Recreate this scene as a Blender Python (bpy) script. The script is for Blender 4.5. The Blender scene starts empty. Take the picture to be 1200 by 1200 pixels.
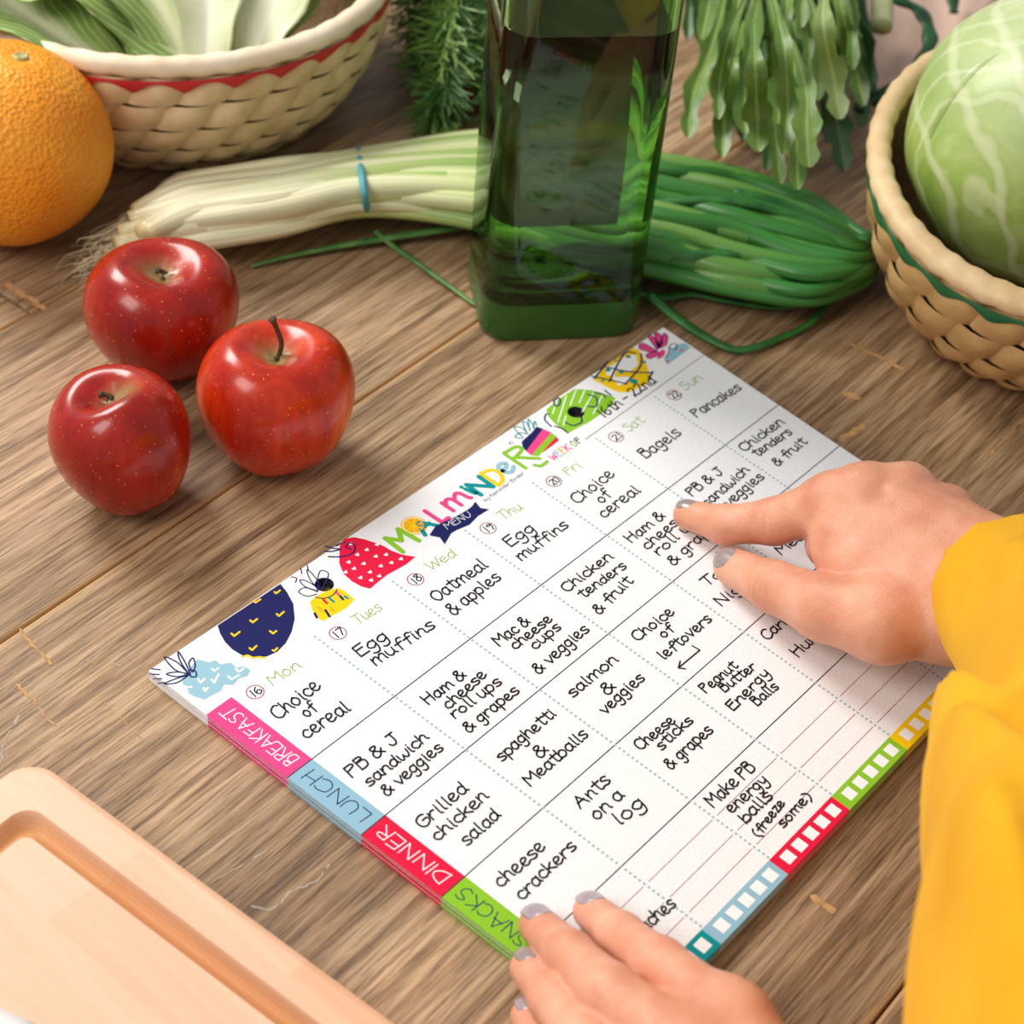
import bpy, bmesh, math, random
import numpy as np
from mathutils import Vector, Matrix
random.seed(7); np.random.seed(7)
sc = bpy.context.scene
COL = sc.collection

# ------------------------------------------------------------------ camera
F = 2200.0
RC = Matrix(((0.663968, 0.47688, -0.575962), (-0.744183, 0.496675, -0.44666), (0.073063, 0.725189, 0.684663)))
CAM = Vector((-0.31713, -0.44186, 0.55982))
cd = bpy.data.cameras.new('camera'); cam = bpy.data.objects.new('camera', cd); COL.objects.link(cam)
cam.matrix_world = Matrix.Translation(CAM) @ RC.to_4x4()
cd.sensor_width = 36; cd.lens = F / 1200 * 36; cd.clip_start = 0.01; cd.clip_end = 20
cd.dof.use_dof = True; cd.dof.focus_distance = 0.75; cd.dof.aperture_fstop = 11
sc.camera = cam

# ------------------------------------------------------------------ light
sc.view_settings.view_transform = 'Standard'; sc.view_settings.look = 'None'
sc.view_settings.gamma = 1; sc.view_settings.use_curve_mapping = False
sc.view_settings.exposure = 0.0
wd = bpy.data.worlds.new('world'); sc.world = wd; wd.use_nodes = True
wd.node_tree.nodes['Background'].inputs[0].default_value = (0.97, 0.98, 1.0, 1)
wd.node_tree.nodes['Background'].inputs[1].default_value = 0.40

def area(name, loc, target, size, power, color, sy=None):
    l = bpy.data.lights.new(name, 'AREA'); l.energy = power; l.color = color
    l.shape = 'RECTANGLE'; l.size = size; l.size_y = sy or size
    o = bpy.data.objects.new(name, l); COL.objects.link(o); o.location = loc
    o.rotation_euler = (Vector(target) - Vector(loc)).to_track_quat('-Z', 'Y').to_euler()
    return o
area('window_light', (0.15, 1.15, 1.15), (0.12, -0.05, 0), 0.65, 23, (1.0, 0.97, 0.92), 0.55)
area('left_fill_light', (-0.85, 0.2, 1.1), (0.1, 0, 0), 0.6, 9.5, (1.0, 0.95, 0.88))  # added fill to brighten the left side, no actual lamp there

# ------------------------------------------------------------------ helpers
T = 0.0055                                   # thickness of the notepad

def P(px, py, z=0.0):                        # point of the height z seen at a pixel of the 1200 px frame
    d = RC @ Vector((px - 600, -(py - 600), -F)); s = (z - CAM.z) / d.z
    return CAM + d * s

def lin(c):
    return tuple(((x / 255) / 12.92 if x / 255 <= 0.04045 else ((x / 255 + 0.055) / 1.055) ** 2.4) for x in c) + (1,)

def tag(o, label=None, cat=None, group=None, kind=None):
    for k, v in (('label', label), ('category', cat), ('group', group), ('kind', kind)):
        if v: o[k] = v
    return o

def empty(name, loc, label, cat, group=None):
    o = bpy.data.objects.new(name, None); COL.objects.link(o); o.location = loc
    o.empty_display_size = 0.01
    return tag(o, label, cat, group)

def link(name, me, parent=None, world=True):
    o = bpy.data.objects.new(name, me); COL.objects.link(o)
    if parent is not None:
        o.parent = parent
        if world: o.matrix_parent_inverse = Matrix.Translation(-wloc(parent))
    return o

def wloc(o):
    v = Vector(o.location)
    return v if o.parent is None else v + Vector((0, 0, 0))

def mk(name, verts, faces, mats, parent=None, mi=None, smooth=False, uv=None):
    me = bpy.data.meshes.new(name)
    me.from_pydata([tuple(v) for v in verts], [], [tuple(f) for f in faces])
    for m in (mats if isinstance(mats, (list, tuple)) else [mats]): me.materials.append(m)
    if mi is not None: me.polygons.foreach_set('material_index', mi)
    if smooth: me.polygons.foreach_set('use_smooth', [True] * len(me.polygons))
    if uv is not None:
        l = me.uv_layers.new(name='UVMap'); vi = np.zeros(len(me.loops), dtype=np.int32)
        me.loops.foreach_get('vertex_index', vi)
        l.data.foreach_set('uv', np.asarray(uv, dtype=np.float32)[vi].ravel())
    me.update()
    return link(name, me, parent)

class NT:
    def __init__(s, name):
        s.m = bpy.data.materials.new(name); s.m.use_nodes = True; s.t = s.m.node_tree
        s.b = s.t.nodes['Principled BSDF']
    def n(s, typ, **kw):
        x = s.t.nodes.new(typ)
        for k, v in kw.items():
            if k.startswith('i_'):
                key = k[2:]; key = int(key) if key.isdigit() else key.replace('_', ' ')
                x.inputs[key].default_value = v
            else: setattr(x, k, v)
        return x
    def l(s, a, b): s.t.links.new(a, b)
    def ramp(s, fac, stops, interp='LINEAR'):
        r = s.n('ShaderNodeValToRGB'); r.color_ramp.interpolation = interp
        e = r.color_ramp.elements
        while len(e) < len(stops): e.new(0.5)
        for i, (p, c) in enumerate(stops): e[i].position = p; e[i].color = c
        s.l(fac, r.inputs[0]); return r.outputs[0]
    def mix(s, fac, a, b, mode='MIX'):
        x = s.n('ShaderNodeMix', data_type='RGBA', blend_type=mode)
        for i, v in ((0, fac), (6, a), (7, b)):
            if hasattr(v, 'is_linked') or hasattr(v, 'links'): s.l(v, x.inputs[i])
            else: x.inputs[i].default_value = v
        return x.outputs[2]
    def noise(s, vec, scale, detail=3, rough=0.5, dist=0.0):
        x = s.n('ShaderNodeTexNoise', i_Scale=scale, i_Detail=detail, i_Roughness=rough, i_Distortion=dist)
        if vec is not None: s.l(vec, x.inputs['Vector'])
        return x.outputs['Fac']
    def coord(s, kind='Object', scale=None, rnd=False):
        tc = s.n('ShaderNodeTexCoord').outputs[kind]
        if rnd:
            oi = s.n('ShaderNodeObjectInfo'); mu = s.n('ShaderNodeMath', operation='MULTIPLY', i_1=37.0); s.l(oi.outputs['Random'], mu.inputs[0])
            a = s.n('ShaderNodeVectorMath', operation='ADD'); s.l(tc, a.inputs[0]); s.l(mu.outputs[0], a.inputs[1]); tc = a.outputs[0]
        if scale:
            mp = s.n('ShaderNodeMapping'); mp.inputs['Scale'].default_value = scale; s.l(tc, mp.inputs['Vector']); tc = mp.outputs[0]
        return tc
    def bump(s, h, strength=0.3, dist=0.001):
        x = s.n('ShaderNodeBump', i_Strength=strength, i_Distance=dist); s.l(h, x.inputs['Height']); s.l(x.outputs[0], s.b.inputs['Normal'])
    def set(s, **kw):
        for k, v in kw.items(): s.b.inputs[k.replace('_', ' ')].default_value = v
        return s

def flat(name, rgb, rough=0.6, var=0.06, scale=60, **kw):
    t = NT(name); c = lin(rgb); d = tuple(x * (1 - var * 2) for x in c[:3]) + (1,)
    n = t.noise(t.coord(), scale)
    t.l(t.ramp(n, [(0.3, d), (0.7, c)]), t.b.inputs['Base Color'])
    t.set(Roughness=rough, **kw)
    return t.m

# ------------------------------------------------------------------ curve and ribbon tools
def catmull(pts, n=5, closed=False):
    p = [Vector(q) for q in pts]
    if len(p) < 3: return p
    out = []
    m = len(p)
    rng = range(m) if closed else range(m - 1)
    for i in rng:
        if closed: a, b, c, d = p[(i - 1) % m], p[i], p[(i + 1) % m], p[(i + 2) % m]
        else: a, b, c, d = p[max(i - 1, 0)], p[i], p[i + 1], p[min(i + 2, m - 1)]
        for k in range(n):
            t = k / n
            out.append(0.5 * ((2 * b) + (c - a) * t + (2 * a - 5 * b + 4 * c - d) * t * t + (3 * b - a - 3 * c + d) * t ** 3))
    if not closed: out.append(p[-1])
    return out

class Ink:                                   # flat print on the page: collects ribbons, dots and filled outlines
    def __init__(s): s.v = []; s.f = []; s.k = 0
    def dot(s, c, r, z, n=8):
        b = len(s.v); s.v += [(c[0] + r * math.cos(2 * math.pi * k / n), c[1] + r * math.sin(2 * math.pi * k / n), z) for k in range(n)]
        s.f.append(tuple(range(b, b + n)))
    def line(s, pts, w, z, caps=True):
        pts = [Vector((p[0], p[1])) for p in pts]
        q = [pts[0]]
        for p in pts[1:]:
            if (p - q[-1]).length > w * 0.15: q.append(p)
        if len(q) < 2: s.dot(q[0], w * 0.6, z); return
        runs = [[q[0]]]                      # split at sharp corners
        for i in range(1, len(q)):
            runs[-1].append(q[i])
            if i < len(q) - 1 and (q[i] - q[i - 1]).normalized().dot((q[i + 1] - q[i]).normalized()) < 0.35: runs.append([q[i]])
        for r in runs:
            s.k = (s.k + 1) % 5; zz_ = z + s.k * 4e-6; m = len(r); b = len(s.v)
            for i in range(m):
                d0 = (r[i] - r[i - 1]).normalized() if i else (r[1] - r[0]).normalized()
                d1 = (r[i + 1] - r[i]).normalized() if i < m - 1 else d0
                d = (d0 + d1).normalized(); n = Vector((-d.y, d.x)) * (w / 2) / max(0.7, d.dot(d0))
                s.v += [(*(r[i] + n), zz_), (*(r[i] - n), zz_)]
            for i in range(m - 1): s.f.append((b + 2 * i, b + 2 * i + 1, b + 2 * i + 3, b + 2 * i + 2))
            if caps:
                for c, e, sg in ((r[0], (r[0] - r[1]).normalized(), 1), (r[-1], (r[-1] - r[-2]).normalized(), 1)):
                    n = Vector((-e.y, e.x)); b2 = len(s.v)
                    s.v += [(*(c + n * (w / 2 * math.cos(a)) + e * (w / 2 * math.sin(a))), zz_) for a in np.linspace(0, math.pi, 5)]
                    s.f.append(tuple(range(b2, b2 + 5)))
    def poly(s, pts, z, smooth=False):
        pts = [(p[0], p[1], 0) for p in pts]
        if smooth: pts = catmull(pts, 4, True)
        b = len(s.v); s.v += [(p[0], p[1], z) for p in pts]; s.f.append(tuple(range(b, b + len(pts))))
    def poly_hole(s, pts, c, r, z):
        pts = [Vector(p[:2]) for p in pts]; j = min(range(len(pts)), key=lambda k: (pts[k] - c).length); pts = pts[j:] + pts[:j]
        a = sum(pts[k].cross(pts[(k + 1) % len(pts)]) for k in range(len(pts))); sg = -1 if a > 0 else 1; v0 = pts[0] - c; t0 = math.atan2(v0.y, v0.x)
        s.poly(pts + [pts[0] + (pts[1] - pts[0]) * -1e-3] + [c + Vector((math.cos(t0 + sg * t), math.sin(t0 + sg * t))) * r for t in np.linspace(0.01, 6.27, 25)], z)
    def build(s, name, mat, parent, label=None):
        me = bpy.data.meshes.new(name); me.from_pydata([tuple(v) for v in s.v], [], s.f)
        bm = bmesh.new(); bm.from_mesh(me)
        for f in bm.faces:
            if f.normal.z < 0: f.normal_flip()
        bmesh.ops.triangulate(bm, faces=[f for f in bm.faces if len(f.verts) > 8], ngon_method='EAR_CLIP')
        bm.to_mesh(me); bm.free(); me.materials.append(mat)
        o = link(name, me, parent)
        if label: o['label'] = label
        return o

GL = {}
def glyphs(src):
    for ln in src.strip().splitlines():
        ch, adv, rest = ln.split(' ', 2); st = []
        for s in rest.split('|'):
            st_ = s.strip(); straight = st_.startswith('!'); nums = [float(x) for x in st_.lstrip('!').split()]
            st.append((straight, [(x, y if y <= 10 else 10 + (y - 10) * 0.62) for x, y in zip(nums[::2], nums[1::2])]))
        GL[ch] = (float(adv), st)
glyphs('''
a 9 7 8 4 10 1 7 1 3 3 0 6 2 7 8|7 10 7 3 8.6 0.4
b 9 1 18 1 0|1 6 4 10 7 8 8 4 5 0 1 2
c 8 7 8 4 10 1 7 1 3 4 0 7.5 2
d 9 7 8 4 10 1 7 1 3 3 0 6 2 7 8|7.4 18 7 3 8.6 0.4
e 9 1 4.4 5 5.4 6.6 8 4 10 1.4 8 1 3 4 0 8.2 2.2
f 8 9 16 7 18.4 4.6 16 4 8 3.6 -1|1 8.6 7.6 9.4
g 9 7 8 4 10 1 7 1 3.6 4 1 7 4|7.2 10 7 0 6 -6 3 -7.4 1 -5
h 9 1 18 1 0|1 5 4 10 6.6 8.4 7 3 8.4 0.4
i 4.6 2 10 2 2 3.4 0|2 14.4 2.2 15
j 6 5 10 5 -4 2 -7 0 -5|5 14 5 15
k 8.6 1 18 1 0|7 10 1.4 4.6|2.6 5.6 8.4 0
l 4.6 2 18 2 1.6 3.6 0.2
m 13 1 10 1 0|1 6 3.6 10 5.6 8 6 0|6 6 9 10 11 8 11.4 2 12.6 0.4
n 9 1 10 1 0|1 5.4 4 10 6.8 8 7 2 8.4 0.4
o 9 4.4 10 1 7 1 3 4 0 7 3 7 7 4 10 5.4 9
p 9 1 10 1 -8|1 7 4 10 7 8 7.6 4 5 0 1 2
q 9 7 8 4 10 1 7 1 3 4 0 7 4|7 10 7 -8
r 7.4 1 10 1 0|1 5 3.6 9.4 7 9
s 8 7 8.6 4 10 1 8 3 5.6 6 4 6.6 1.6 4 0 0.6 1
t 8 4 17 4 3 5.6 0 8 1.4|0.4 11 8 11.6
u 9 1 10 1.2 3 4 0 7 3.6|7.2 10 7.2 3 8.6 0.2
v 8.6 !0.6 10 4 0 8 10.4
w 11.6 1 10 1.6 2 3.6 0 5.8 6 6 3 8 0 10.4 3 11 10
x 8 !1 10 7 0|!7 10 1 0
y 9 1 10 2 4 4.6 2.6 7 5|7.4 10 7 0 5.6 -6.6 3 -7.4 1 -5
z 8 !1 10 7 10 1 0 8 0
A 11.6 !0 0 5 18 10 0|!1.6 7 8.6 7
B 9.6 !1.2 18 1 0|1 18 6 17 6.6 12 1.4 10 7.4 8.6 8 2 5 0 1 0
C 10 9 15 6 18 1.4 13 1.2 4 5 0 9.6 2.6
D 10 !1 18 1 0|1 18 7 15 9 8 6 2 1 0
E 9 !8 17.4 1 17.4 1 0 8.4 0|!1 9 7 9.4
F 9 !8.6 17.6 1 17.6 1 0|!1 9.6 7 9.8
G 10.6 9 15 6 18 1.4 13 1.2 4 5 0 9.4 3 9.2 7.6 5 7.8
H 10.6 !1 18 1 0|!8.6 18 8.6 0|!1 8.6 8.6 9.4
I 3.6 !2 18 2 0
J 10 !3 17.6 9.6 17.8|7 17.6 7 4 5 0 2.4 1 1.2 4
K 9.6 !1 18 1 0|!8 18 1.4 8.6 8.6 0
L 8.4 !1 18 1 0 7.6 0
M 13 !1 0 1.6 18 6 7 10.6 18 12 0
N 11 !1 0 1 18 9 0 9 18
O 10.6 5 18 1 13 1 5 5 0 9 5 9 13 5 18
P 9.6 !1.2 18 1 0|1.2 18 7 17 8 12.6 5 9.6 1.2 8.6
R 9.6 !1.2 17 1 0|1.2 18 7 17 7.4 11 1.4 9|!2.6 9 8.4 0
S 9.2 8 15.6 5 18 1.4 14.6 3 10.6 7 8 7.6 3 4 0 0.8 2
T 10 !0 17.6 10 18|!5 18 4.6 0
U 10.4 1 18 1 5 5 0 9 5 9 18
W 14 !0 18 3.6 0 7 12 10 0 13.4 18
0 9.6 4.4 18 1 13 1 5 4.4 0 8 5 8 13 4.4 18
1 5 !2.4 18 2.4 0
2 9.6 1 14 4 18 7.6 15 6 8 1 0.6 3 1.6 8.8 0.4
5 9 8 17.6 2.4 17.6|2.2 17.6 1.8 10.6 5 11 7.6 7 5.6 1 1.4 0.8
6 9 5 18 1.6 11 1 4 4 0 7.6 3.6 5 8.4 1.6 5
7 8.6 !0.8 17 7.6 17.4 3 0
8 9 7 15 4.4 18 1.6 14.6 4.6 9.6 7.6 4.4 4 0 1 4.4 4.2 9.6 7 15
9 9 7.4 14 4 17.6 1.2 13.4 4 9.6 7.4 14 6.6 6 4.6 0
& 11 10 0.6 3 12 3.4 17 6.6 17.4 6.8 13 1.6 6.6 1.6 1 5 -0.4 9.6 7.4
( 6 5 18 1.4 11 1.4 3 5 -5
) 6 1 18 4.6 11 4.6 3 1 -5
- 8 !1 7 7 7
''')

def text(ink, s, a, b, xh, w, z, slant=0.06, jit=0.35, up=None, plane=True):
    """stroke lettering from baseline start a to baseline end b (page-plane points), x-height xh"""
    a = Vector((a[0], a[1])); b = Vector((b[0], b[1])); d = b - a; L = d.length; d.normalize()
    if up is None: up = Vector((-d.y, d.x))
    tot = sum(GL[c][0] if c in GL else 4.5 for c in s) - 1
    sx = L / tot; sy = xh / 10; x = 0.0
    rr = random.Random(s)
    for c in s:
        if c not in GL: x += 4.5; continue
        adv, st = GL[c]; dy = rr.uniform(-jit, jit) * 1.2; ks = 1 + rr.uniform(-0.06, 0.06) * (jit > 0)
        for straight, pts in st:
            q = [(px + rr.uniform(-jit, jit) * 0.7, py * ks + dy + rr.uniform(-jit, jit) * 0.7, 0) for px, py in pts]
            if not straight: q = [tuple(v) for v in catmull(q, 5)]
            ink.line([a + d * ((x + u + v * slant) * sx) + up * ((v if v > 0 else v * 0.8) * sy) for u, v, _ in q], w, z)
        x += adv

def tube(path, radii, n=8, squash=1.0, up=Vector((0, 0, 1)), cap=True):
    """round or flattened tube along a path: verts, faces, uv (v along the length)"""
    V, Fc, UV = [], [], []
    m = len(path)
    for i, p in enumerate(path):
        d = (path[min(i + 1, m - 1)] - path[max(i - 1, 0)]).normalized()
        s = d.cross(up)
        if s.length < 1e-4: s = d.cross(Vector((1, 0, 0)))
        s.normalize(); u = s.cross(d)
        r = radii[i] if hasattr(radii, '__len__') else radii
        for k in range(n):
            a = 2 * math.pi * k / n
            V.append(p + s * (r * math.cos(a)) + u * (r * squash * math.sin(a))); UV.append((k / n, i / (m - 1)))
    for i in range(m - 1):
        for k in range(n):
            Fc.append((i * n + k, i * n + (k + 1) % n, (i + 1) * n + (k + 1) % n, (i + 1) * n + k))
    if cap: Fc.append(tuple(range(n - 1, -1, -1))); Fc.append(tuple((m - 1) * n + k for k in range(n)))
    return V, Fc, UV

def join(parts):
    V, Fc, UV = [], [], []
    for v, f, u in parts:
        b = len(V); V += list(v); Fc += [tuple(i + b for i in q) for q in f]; UV += list(u)
    return V, Fc, UV

def blade(path, width, up, nx=4, fold=0.25, wave=0.0, wf=3, thick=0.0006, ph=0.0):
    """leaf surface along a path; width(t) half-width, folded along the midrib, with wavy margins"""
    V, Fc, UV = [], [], []
    m = len(path)
    for i, p in enumerate(path):
        t = i / (m - 1); d = (path[min(i + 1, m - 1)] - path[max(i - 1, 0)]).normalized()
        s = d.cross(up).normalized(); u = s.cross(d); w = width(t)
        for k in range(nx + 1):
            a = -1 + 2 * k / nx
            h = fold * w * abs(a) + wave * w * abs(a) ** 1.5 * math.sin(t * wf * 6.28 + ph + (1.7 if a > 0 else 0))
            V.append(p + s * (a * w) + u * h); UV.append((k / nx, t))
    for i in range(m - 1):
        for k in range(nx):
            q = i * (nx + 1) + k; Fc.append((q, q + 1, q + nx + 2, q + nx + 1))
    return V, Fc, UV

def lathe(prof, n=48, mod=None):
    V, Fc, UV = [], [], []
    m = len(prof)
    for i, (r, z) in enumerate(prof):
        for k in range(n):
            a = 2 * math.pi * k / n; rr, zz = mod(r, z, a) if mod else (r, z)
            V.append(Vector((rr * math.cos(a), rr * math.sin(a), zz))); UV.append((k / n, i / (m - 1)))
    for i in range(m - 1):
        for k in range(n):
            Fc.append((i * n + k, i * n + (k + 1) % n, (i + 1) * n + (k + 1) % n, (i + 1) * n + k))
    return V, Fc, UV

# ------------------------------------------------------------------ implicit surfaces (hands, sweater)
def round_cone(G, a, b, ra, rb):
    a = np.array(a); b = np.array(b); d = b - a; L2 = d @ d + 1e-12
    t = np.clip(((G - a) @ d) / L2, 0, 1)
    return np.linalg.norm(G - (a + t[..., None] * d), axis=-1) - (ra + (rb - ra) * t)

def smin(a, b, k):
    h = np.clip(0.5 + 0.5 * (b - a) / k, 0, 1)
    return b * (1 - h) + a * h - k * h * (1 - h)

def surface_nets(D, o, h):
    nx, ny, nz = D.shape; ins = D < 0
    c = [(i, j, k) for i in (0, 1) for j in (0, 1) for k in (0, 1)]
    sl = lambda A, q: A[q[0]:nx - 1 + q[0], q[1]:ny - 1 + q[1], q[2]:nz - 1 + q[2]]
    cnt = sum(sl(ins, q).astype(np.int8) for q in c); act = (cnt > 0) & (cnt < 8)
    idx = np.argwhere(act); I, J, K = idx.T
    acc = np.zeros((len(idx), 3)); num = np.zeros(len(idx))
    for p in c:
        for ax in range(3):
            if p[ax]: continue
            q = list(p); q[ax] = 1
            da = D[I + p[0], J + p[1], K + p[2]]; db = D[I + q[0], J + q[1], K + q[2]]
            cr = (da < 0) != (db < 0); t = np.where(cr, da / np.where(cr, da - db, 1), 0)
            pt = np.tile(np.array(p, float), (len(idx), 1)); pt[:, ax] += t
            acc += pt * cr[:, None]; num += cr
    V = (idx + acc / num[:, None]) * h + o
    vid = -np.ones(act.shape, dtype=np.int64); vid[act] = np.arange(len(idx)); Q = []
    for ax in range(3):
        a, b = (ax + 1) % 3, (ax + 2) % 3
        s0 = [slice(None)] * 3; s1 = [slice(None)] * 3; s0[ax] = slice(0, -1); s1[ax] = slice(1, None)
        A = ins[tuple(s0)]; B = ins[tuple(s1)]; e = np.argwhere(A != B)
        e = e[(e[:, a] > 0) & (e[:, b] > 0) & (e[:, a] < D.shape[a] - 1) & (e[:, b] < D.shape[b] - 1)]
        def g(da, db):
            x = e.copy(); x[:, a] -= da; x[:, b] -= db; return vid[x[:, 0], x[:, 1], x[:, 2]]
        q = np.stack([g(1, 1), g(0, 1), g(0, 0), g(1, 0)], 1)
        fl = ~A[e[:, 0], e[:, 1], e[:, 2]]; q[fl] = q[fl][:, ::-1]; Q.append(q)
    return V, np.concatenate(Q)

def sdf_object(name, fn, lo, hi, h, mat, parent, post=None):
    lo = np.array(lo); hi = np.array(hi); n = np.ceil((hi - lo) / h).astype(int) + 1
    ax = [lo[i] + h * np.arange(n[i]) for i in range(3)]
    G = np.stack(np.meshgrid(*ax, indexing='ij'), -1).astype(np.float32)
    V, Q = surface_nets(fn(G), lo, h)
    if post is not None: V = post(V)
    me = bpy.data.meshes.new(name); me.vertices.add(len(V)); me.vertices.foreach_set('co', V.astype(np.float32).ravel())
    me.loops.add(len(Q) * 4); me.loops.foreach_set('vertex_index', Q.astype(np.int32).ravel())
    me.polygons.add(len(Q)); me.polygons.foreach_set('loop_start', np.arange(0, len(Q) * 4, 4, dtype=np.int32))
    me.polygons.foreach_set('use_smooth', np.ones(len(Q), dtype=bool)); me.update(calc_edges=True); me.validate()
    me.materials.append(mat)
    return link(name, me, parent)

# ------------------------------------------------------------------ materials
def wood_material():
    t = NT('table_wood')
    w0 = t.coord('Object', None, rnd=True)
    c = t.n('ShaderNodeMapping'); c.inputs['Scale'].default_value = (9, 190, 190); t.l(w0, c.inputs['Vector'])
    g1 = t.noise(c.outputs[0], 1.0, 9, 0.68, 0.5)
    c2 = t.n('ShaderNodeMapping'); c2.inputs['Scale'].default_value = (38, 800, 800); t.l(w0, c2.inputs['Vector'])
    g2 = t.noise(c2.outputs[0], 1.0, 4, 0.6, 0.2)
    c3 = t.n('ShaderNodeMapping'); c3.inputs['Scale'].default_value = (4, 12, 12); t.l(w0, c3.inputs['Vector'])
    g3 = t.noise(c3.outputs[0], 1.0, 4, 0.55, 0.8)
    base = t.ramp(g1, [(0.26, lin((100, 74, 50))), (0.42, lin((152, 120, 86))), (0.52, lin((184, 152, 116))), (0.70, lin((214, 186, 150)))])
    fine = t.ramp(g2, [(0.34, (0.34, 0.30, 0.27, 1)), (0.46, (0.86, 0.84, 0.82, 1)), (0.60, (1.14, 1.14, 1.14, 1))])
    col = t.mix(0.8, base, fine, 'MULTIPLY')
    patch = t.ramp(g3, [(0.34, (0.46, 0.40, 0.34, 1)), (0.5, (0.88, 0.86, 0.84, 1)), (0.66, (1.18, 1.16, 1.12, 1))])
    col = t.mix(0.7, col, patch, 'MULTIPLY')
    # plank tone
    oi = t.n('ShaderNodeObjectInfo'); tone = t.ramp(oi.outputs['Random'], [(0, (0.86, 0.85, 0.84, 1)), (1, (1.12, 1.11, 1.10, 1))])
    col = t.mix(1.0, col, tone, 'MULTIPLY')
    # worn pale edges of each plank
    gen = t.n('ShaderNodeTexCoord').outputs['Generated']; sp = t.n('ShaderNodeSeparateXYZ'); t.l(gen, sp.inputs[0])
    d = t.n('ShaderNodeMath', operation='SUBTRACT', i_1=0.5); t.l(sp.outputs[1], d.inputs[0])
    ab = t.n('ShaderNodeMath', operation='ABSOLUTE'); t.l(d.outputs[0], ab.inputs[0])
    wn = t.noise(t.coord('Object', (30, 60, 60), rnd=True), 1.0, 4)
    mu = t.n('ShaderNodeMath', operation='MULTIPLY_ADD', i_1=0.022, i_2=-0.011); t.l(wn, mu.inputs[0])
    ad = t.n('ShaderNodeMath', operation='ADD'); t.l(ab.outputs[0], ad.inputs[0]); t.l(mu.outputs[0], ad.inputs[1])
    edge = t.ramp(ad.outputs[0], [(0.4905, (0, 0, 0, 1)), (0.496, (0.8, 0.8, 0.8, 1))])
    col = t.mix(edge, col, lin((204, 162, 112)))
    t.l(col, t.b.inputs['Base Color'])
    rr = t.n('ShaderNodeMapRange'); rr.inputs['To Min'].default_value = 0.34; rr.inputs['To Max'].default_value = 0.62; t.l(g1, rr.inputs['Value']); t.l(rr.outputs[0], t.b.inputs['Roughness'])
    hm = t.n('ShaderNodeMath', operation='ADD'); t.l(g1, hm.inputs[0]); t.l(g2, hm.inputs[1])
    t.bump(hm.outputs[0], 0.45, 0.0012)
    return t.m
M_wood = wood_material()
M_floor = flat('floor_stone', (120, 112, 104), 0.7, scale=4)

# ------------------------------------------------------------------ floor and table
mk('floor', [(-2.5, -2.5, -0.76), (2.5, -2.5, -0.76), (2.5, 2.5, -0.76), (-2.5, 2.5, -0.76)], [(0, 1, 2, 3)], M_floor)['kind'] = 'structure'
table = empty('wooden_table', (0.25, 0.05, -0.76), 'rustic brown wooden table of wide planks with worn pale edges', 'table')
ANG = math.radians(2.2); RT = Matrix.Rotation(ANG, 4, 'Z')

def box_bevel(x0, x1, y0, y1, z0, z1, b):
    V = []; Fc = []
    for z, q in ((z0, 0), (z1 - b, 0), (z1 - b * 0.3, b * 0.3), (z1, b)):
        V += [(x0 + q, y0 + q, z), (x1 - q, y0 + q, z), (x1 - q, y1 - q, z), (x0 + q, y1 - q, z)]
    for i in range(3):
        for k in range(4): Fc.append((i * 4 + k, i * 4 + (k + 1) % 4, i * 4 + 4 + (k + 1) % 4, i * 4 + 4 + k))
    Fc += [(3, 2, 1, 0), (12, 13, 14, 15)]
    return V, Fc
EDGES = [-0.72, -0.53, -0.335, 0.0165, 0.1715, 0.3265, 0.4815, 0.64, 0.80, 0.95]
for r in range(len(EDGES) - 1):
    y0, y1 = EDGES[r], EDGES[r + 1]
    cuts = {4: [0.0975], 5: [0.62], 3: [0.78], 2: [-0.25, 0.62], 6: [0.3]}.get(r, [-0.3])
    xs = [-0.62] + cuts + [1.25]
    for a, b in zip(xs[:-1], xs[1:]):
        v, f = box_bevel(a + 0.0004, b - 0.0004, y0 + 0.0005, y1 - 0.0005, -0.03, 0, 0.0016)
        o = mk('plank', v, f, M_wood); o.parent = table
        o.matrix_parent_inverse = Matrix.Translation((-0.25, -0.05, 0.76)) @ RT
v, f = box_bevel(-0.55, 1.15, -0.5, 0.85, -0.12, -0.031, 0.001)
ap = mk('apron', v, f, M_wood, table)
for lx in (-0.5, 1.1):
    for ly in (-0.45, 0.8):
        v, f = box_bevel(lx - 0.04, lx + 0.04, ly - 0.04, ly + 0.04, -0.76, -0.121, 0.001); mk('leg', v, f, M_wood, table)

# scratches and chipped marks in the table top (thin, raised splinters of pale wood)
M_chip = flat('raw_wood_chip', (212, 164, 106), 0.8, 0.2, 300)
M_chalk = flat('pale_scratch', (196, 180, 160), 0.8, 0.2, 300)
def scratch(pix, w, mat, z=0.00012, jag=0.5, dash=None):
    ink = Ink(); pts = [P(x, y, 0) for x, y in pix]; pts = catmull([(p.x, p.y, 0) for p in pts], 8)
    rr = random.Random(len(pix) + int(pix[0][0])); seg = []
    for i, p in enumerate(pts):
        q = (p.x + rr.uniform(-w, w) * jag, p.y + rr.uniform(-w, w) * jag)
        if dash and rr.random() < dash:
            if len(seg) > 1: ink.line(seg, w * rr.uniform(0.5, 1.2), z)
            seg = []
        else: seg.append(q)
    if len(seg) > 1: ink.line(seg, w * 1.3, z)
    if ink.f: ink.build('scratch', mat, table)
scratch([(24, 738), (40, 757), (60, 778)], 0.0009, M_chip, dash=0.15)
scratch([(20, 803), (40, 822), (52, 840), (67, 852)], 0.0010, M_chip, dash=0.15)
scratch([(120, 822), (138, 838), (158, 858), (190, 890)], 0.0006, M_chip, dash=0.3)
scratch([(10, 334), (28, 346), (52, 362)], 0.0022, M_chip)
scratch([(990, 400), (1022, 414), (1056, 432)], 0.0018, M_chip)
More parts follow.
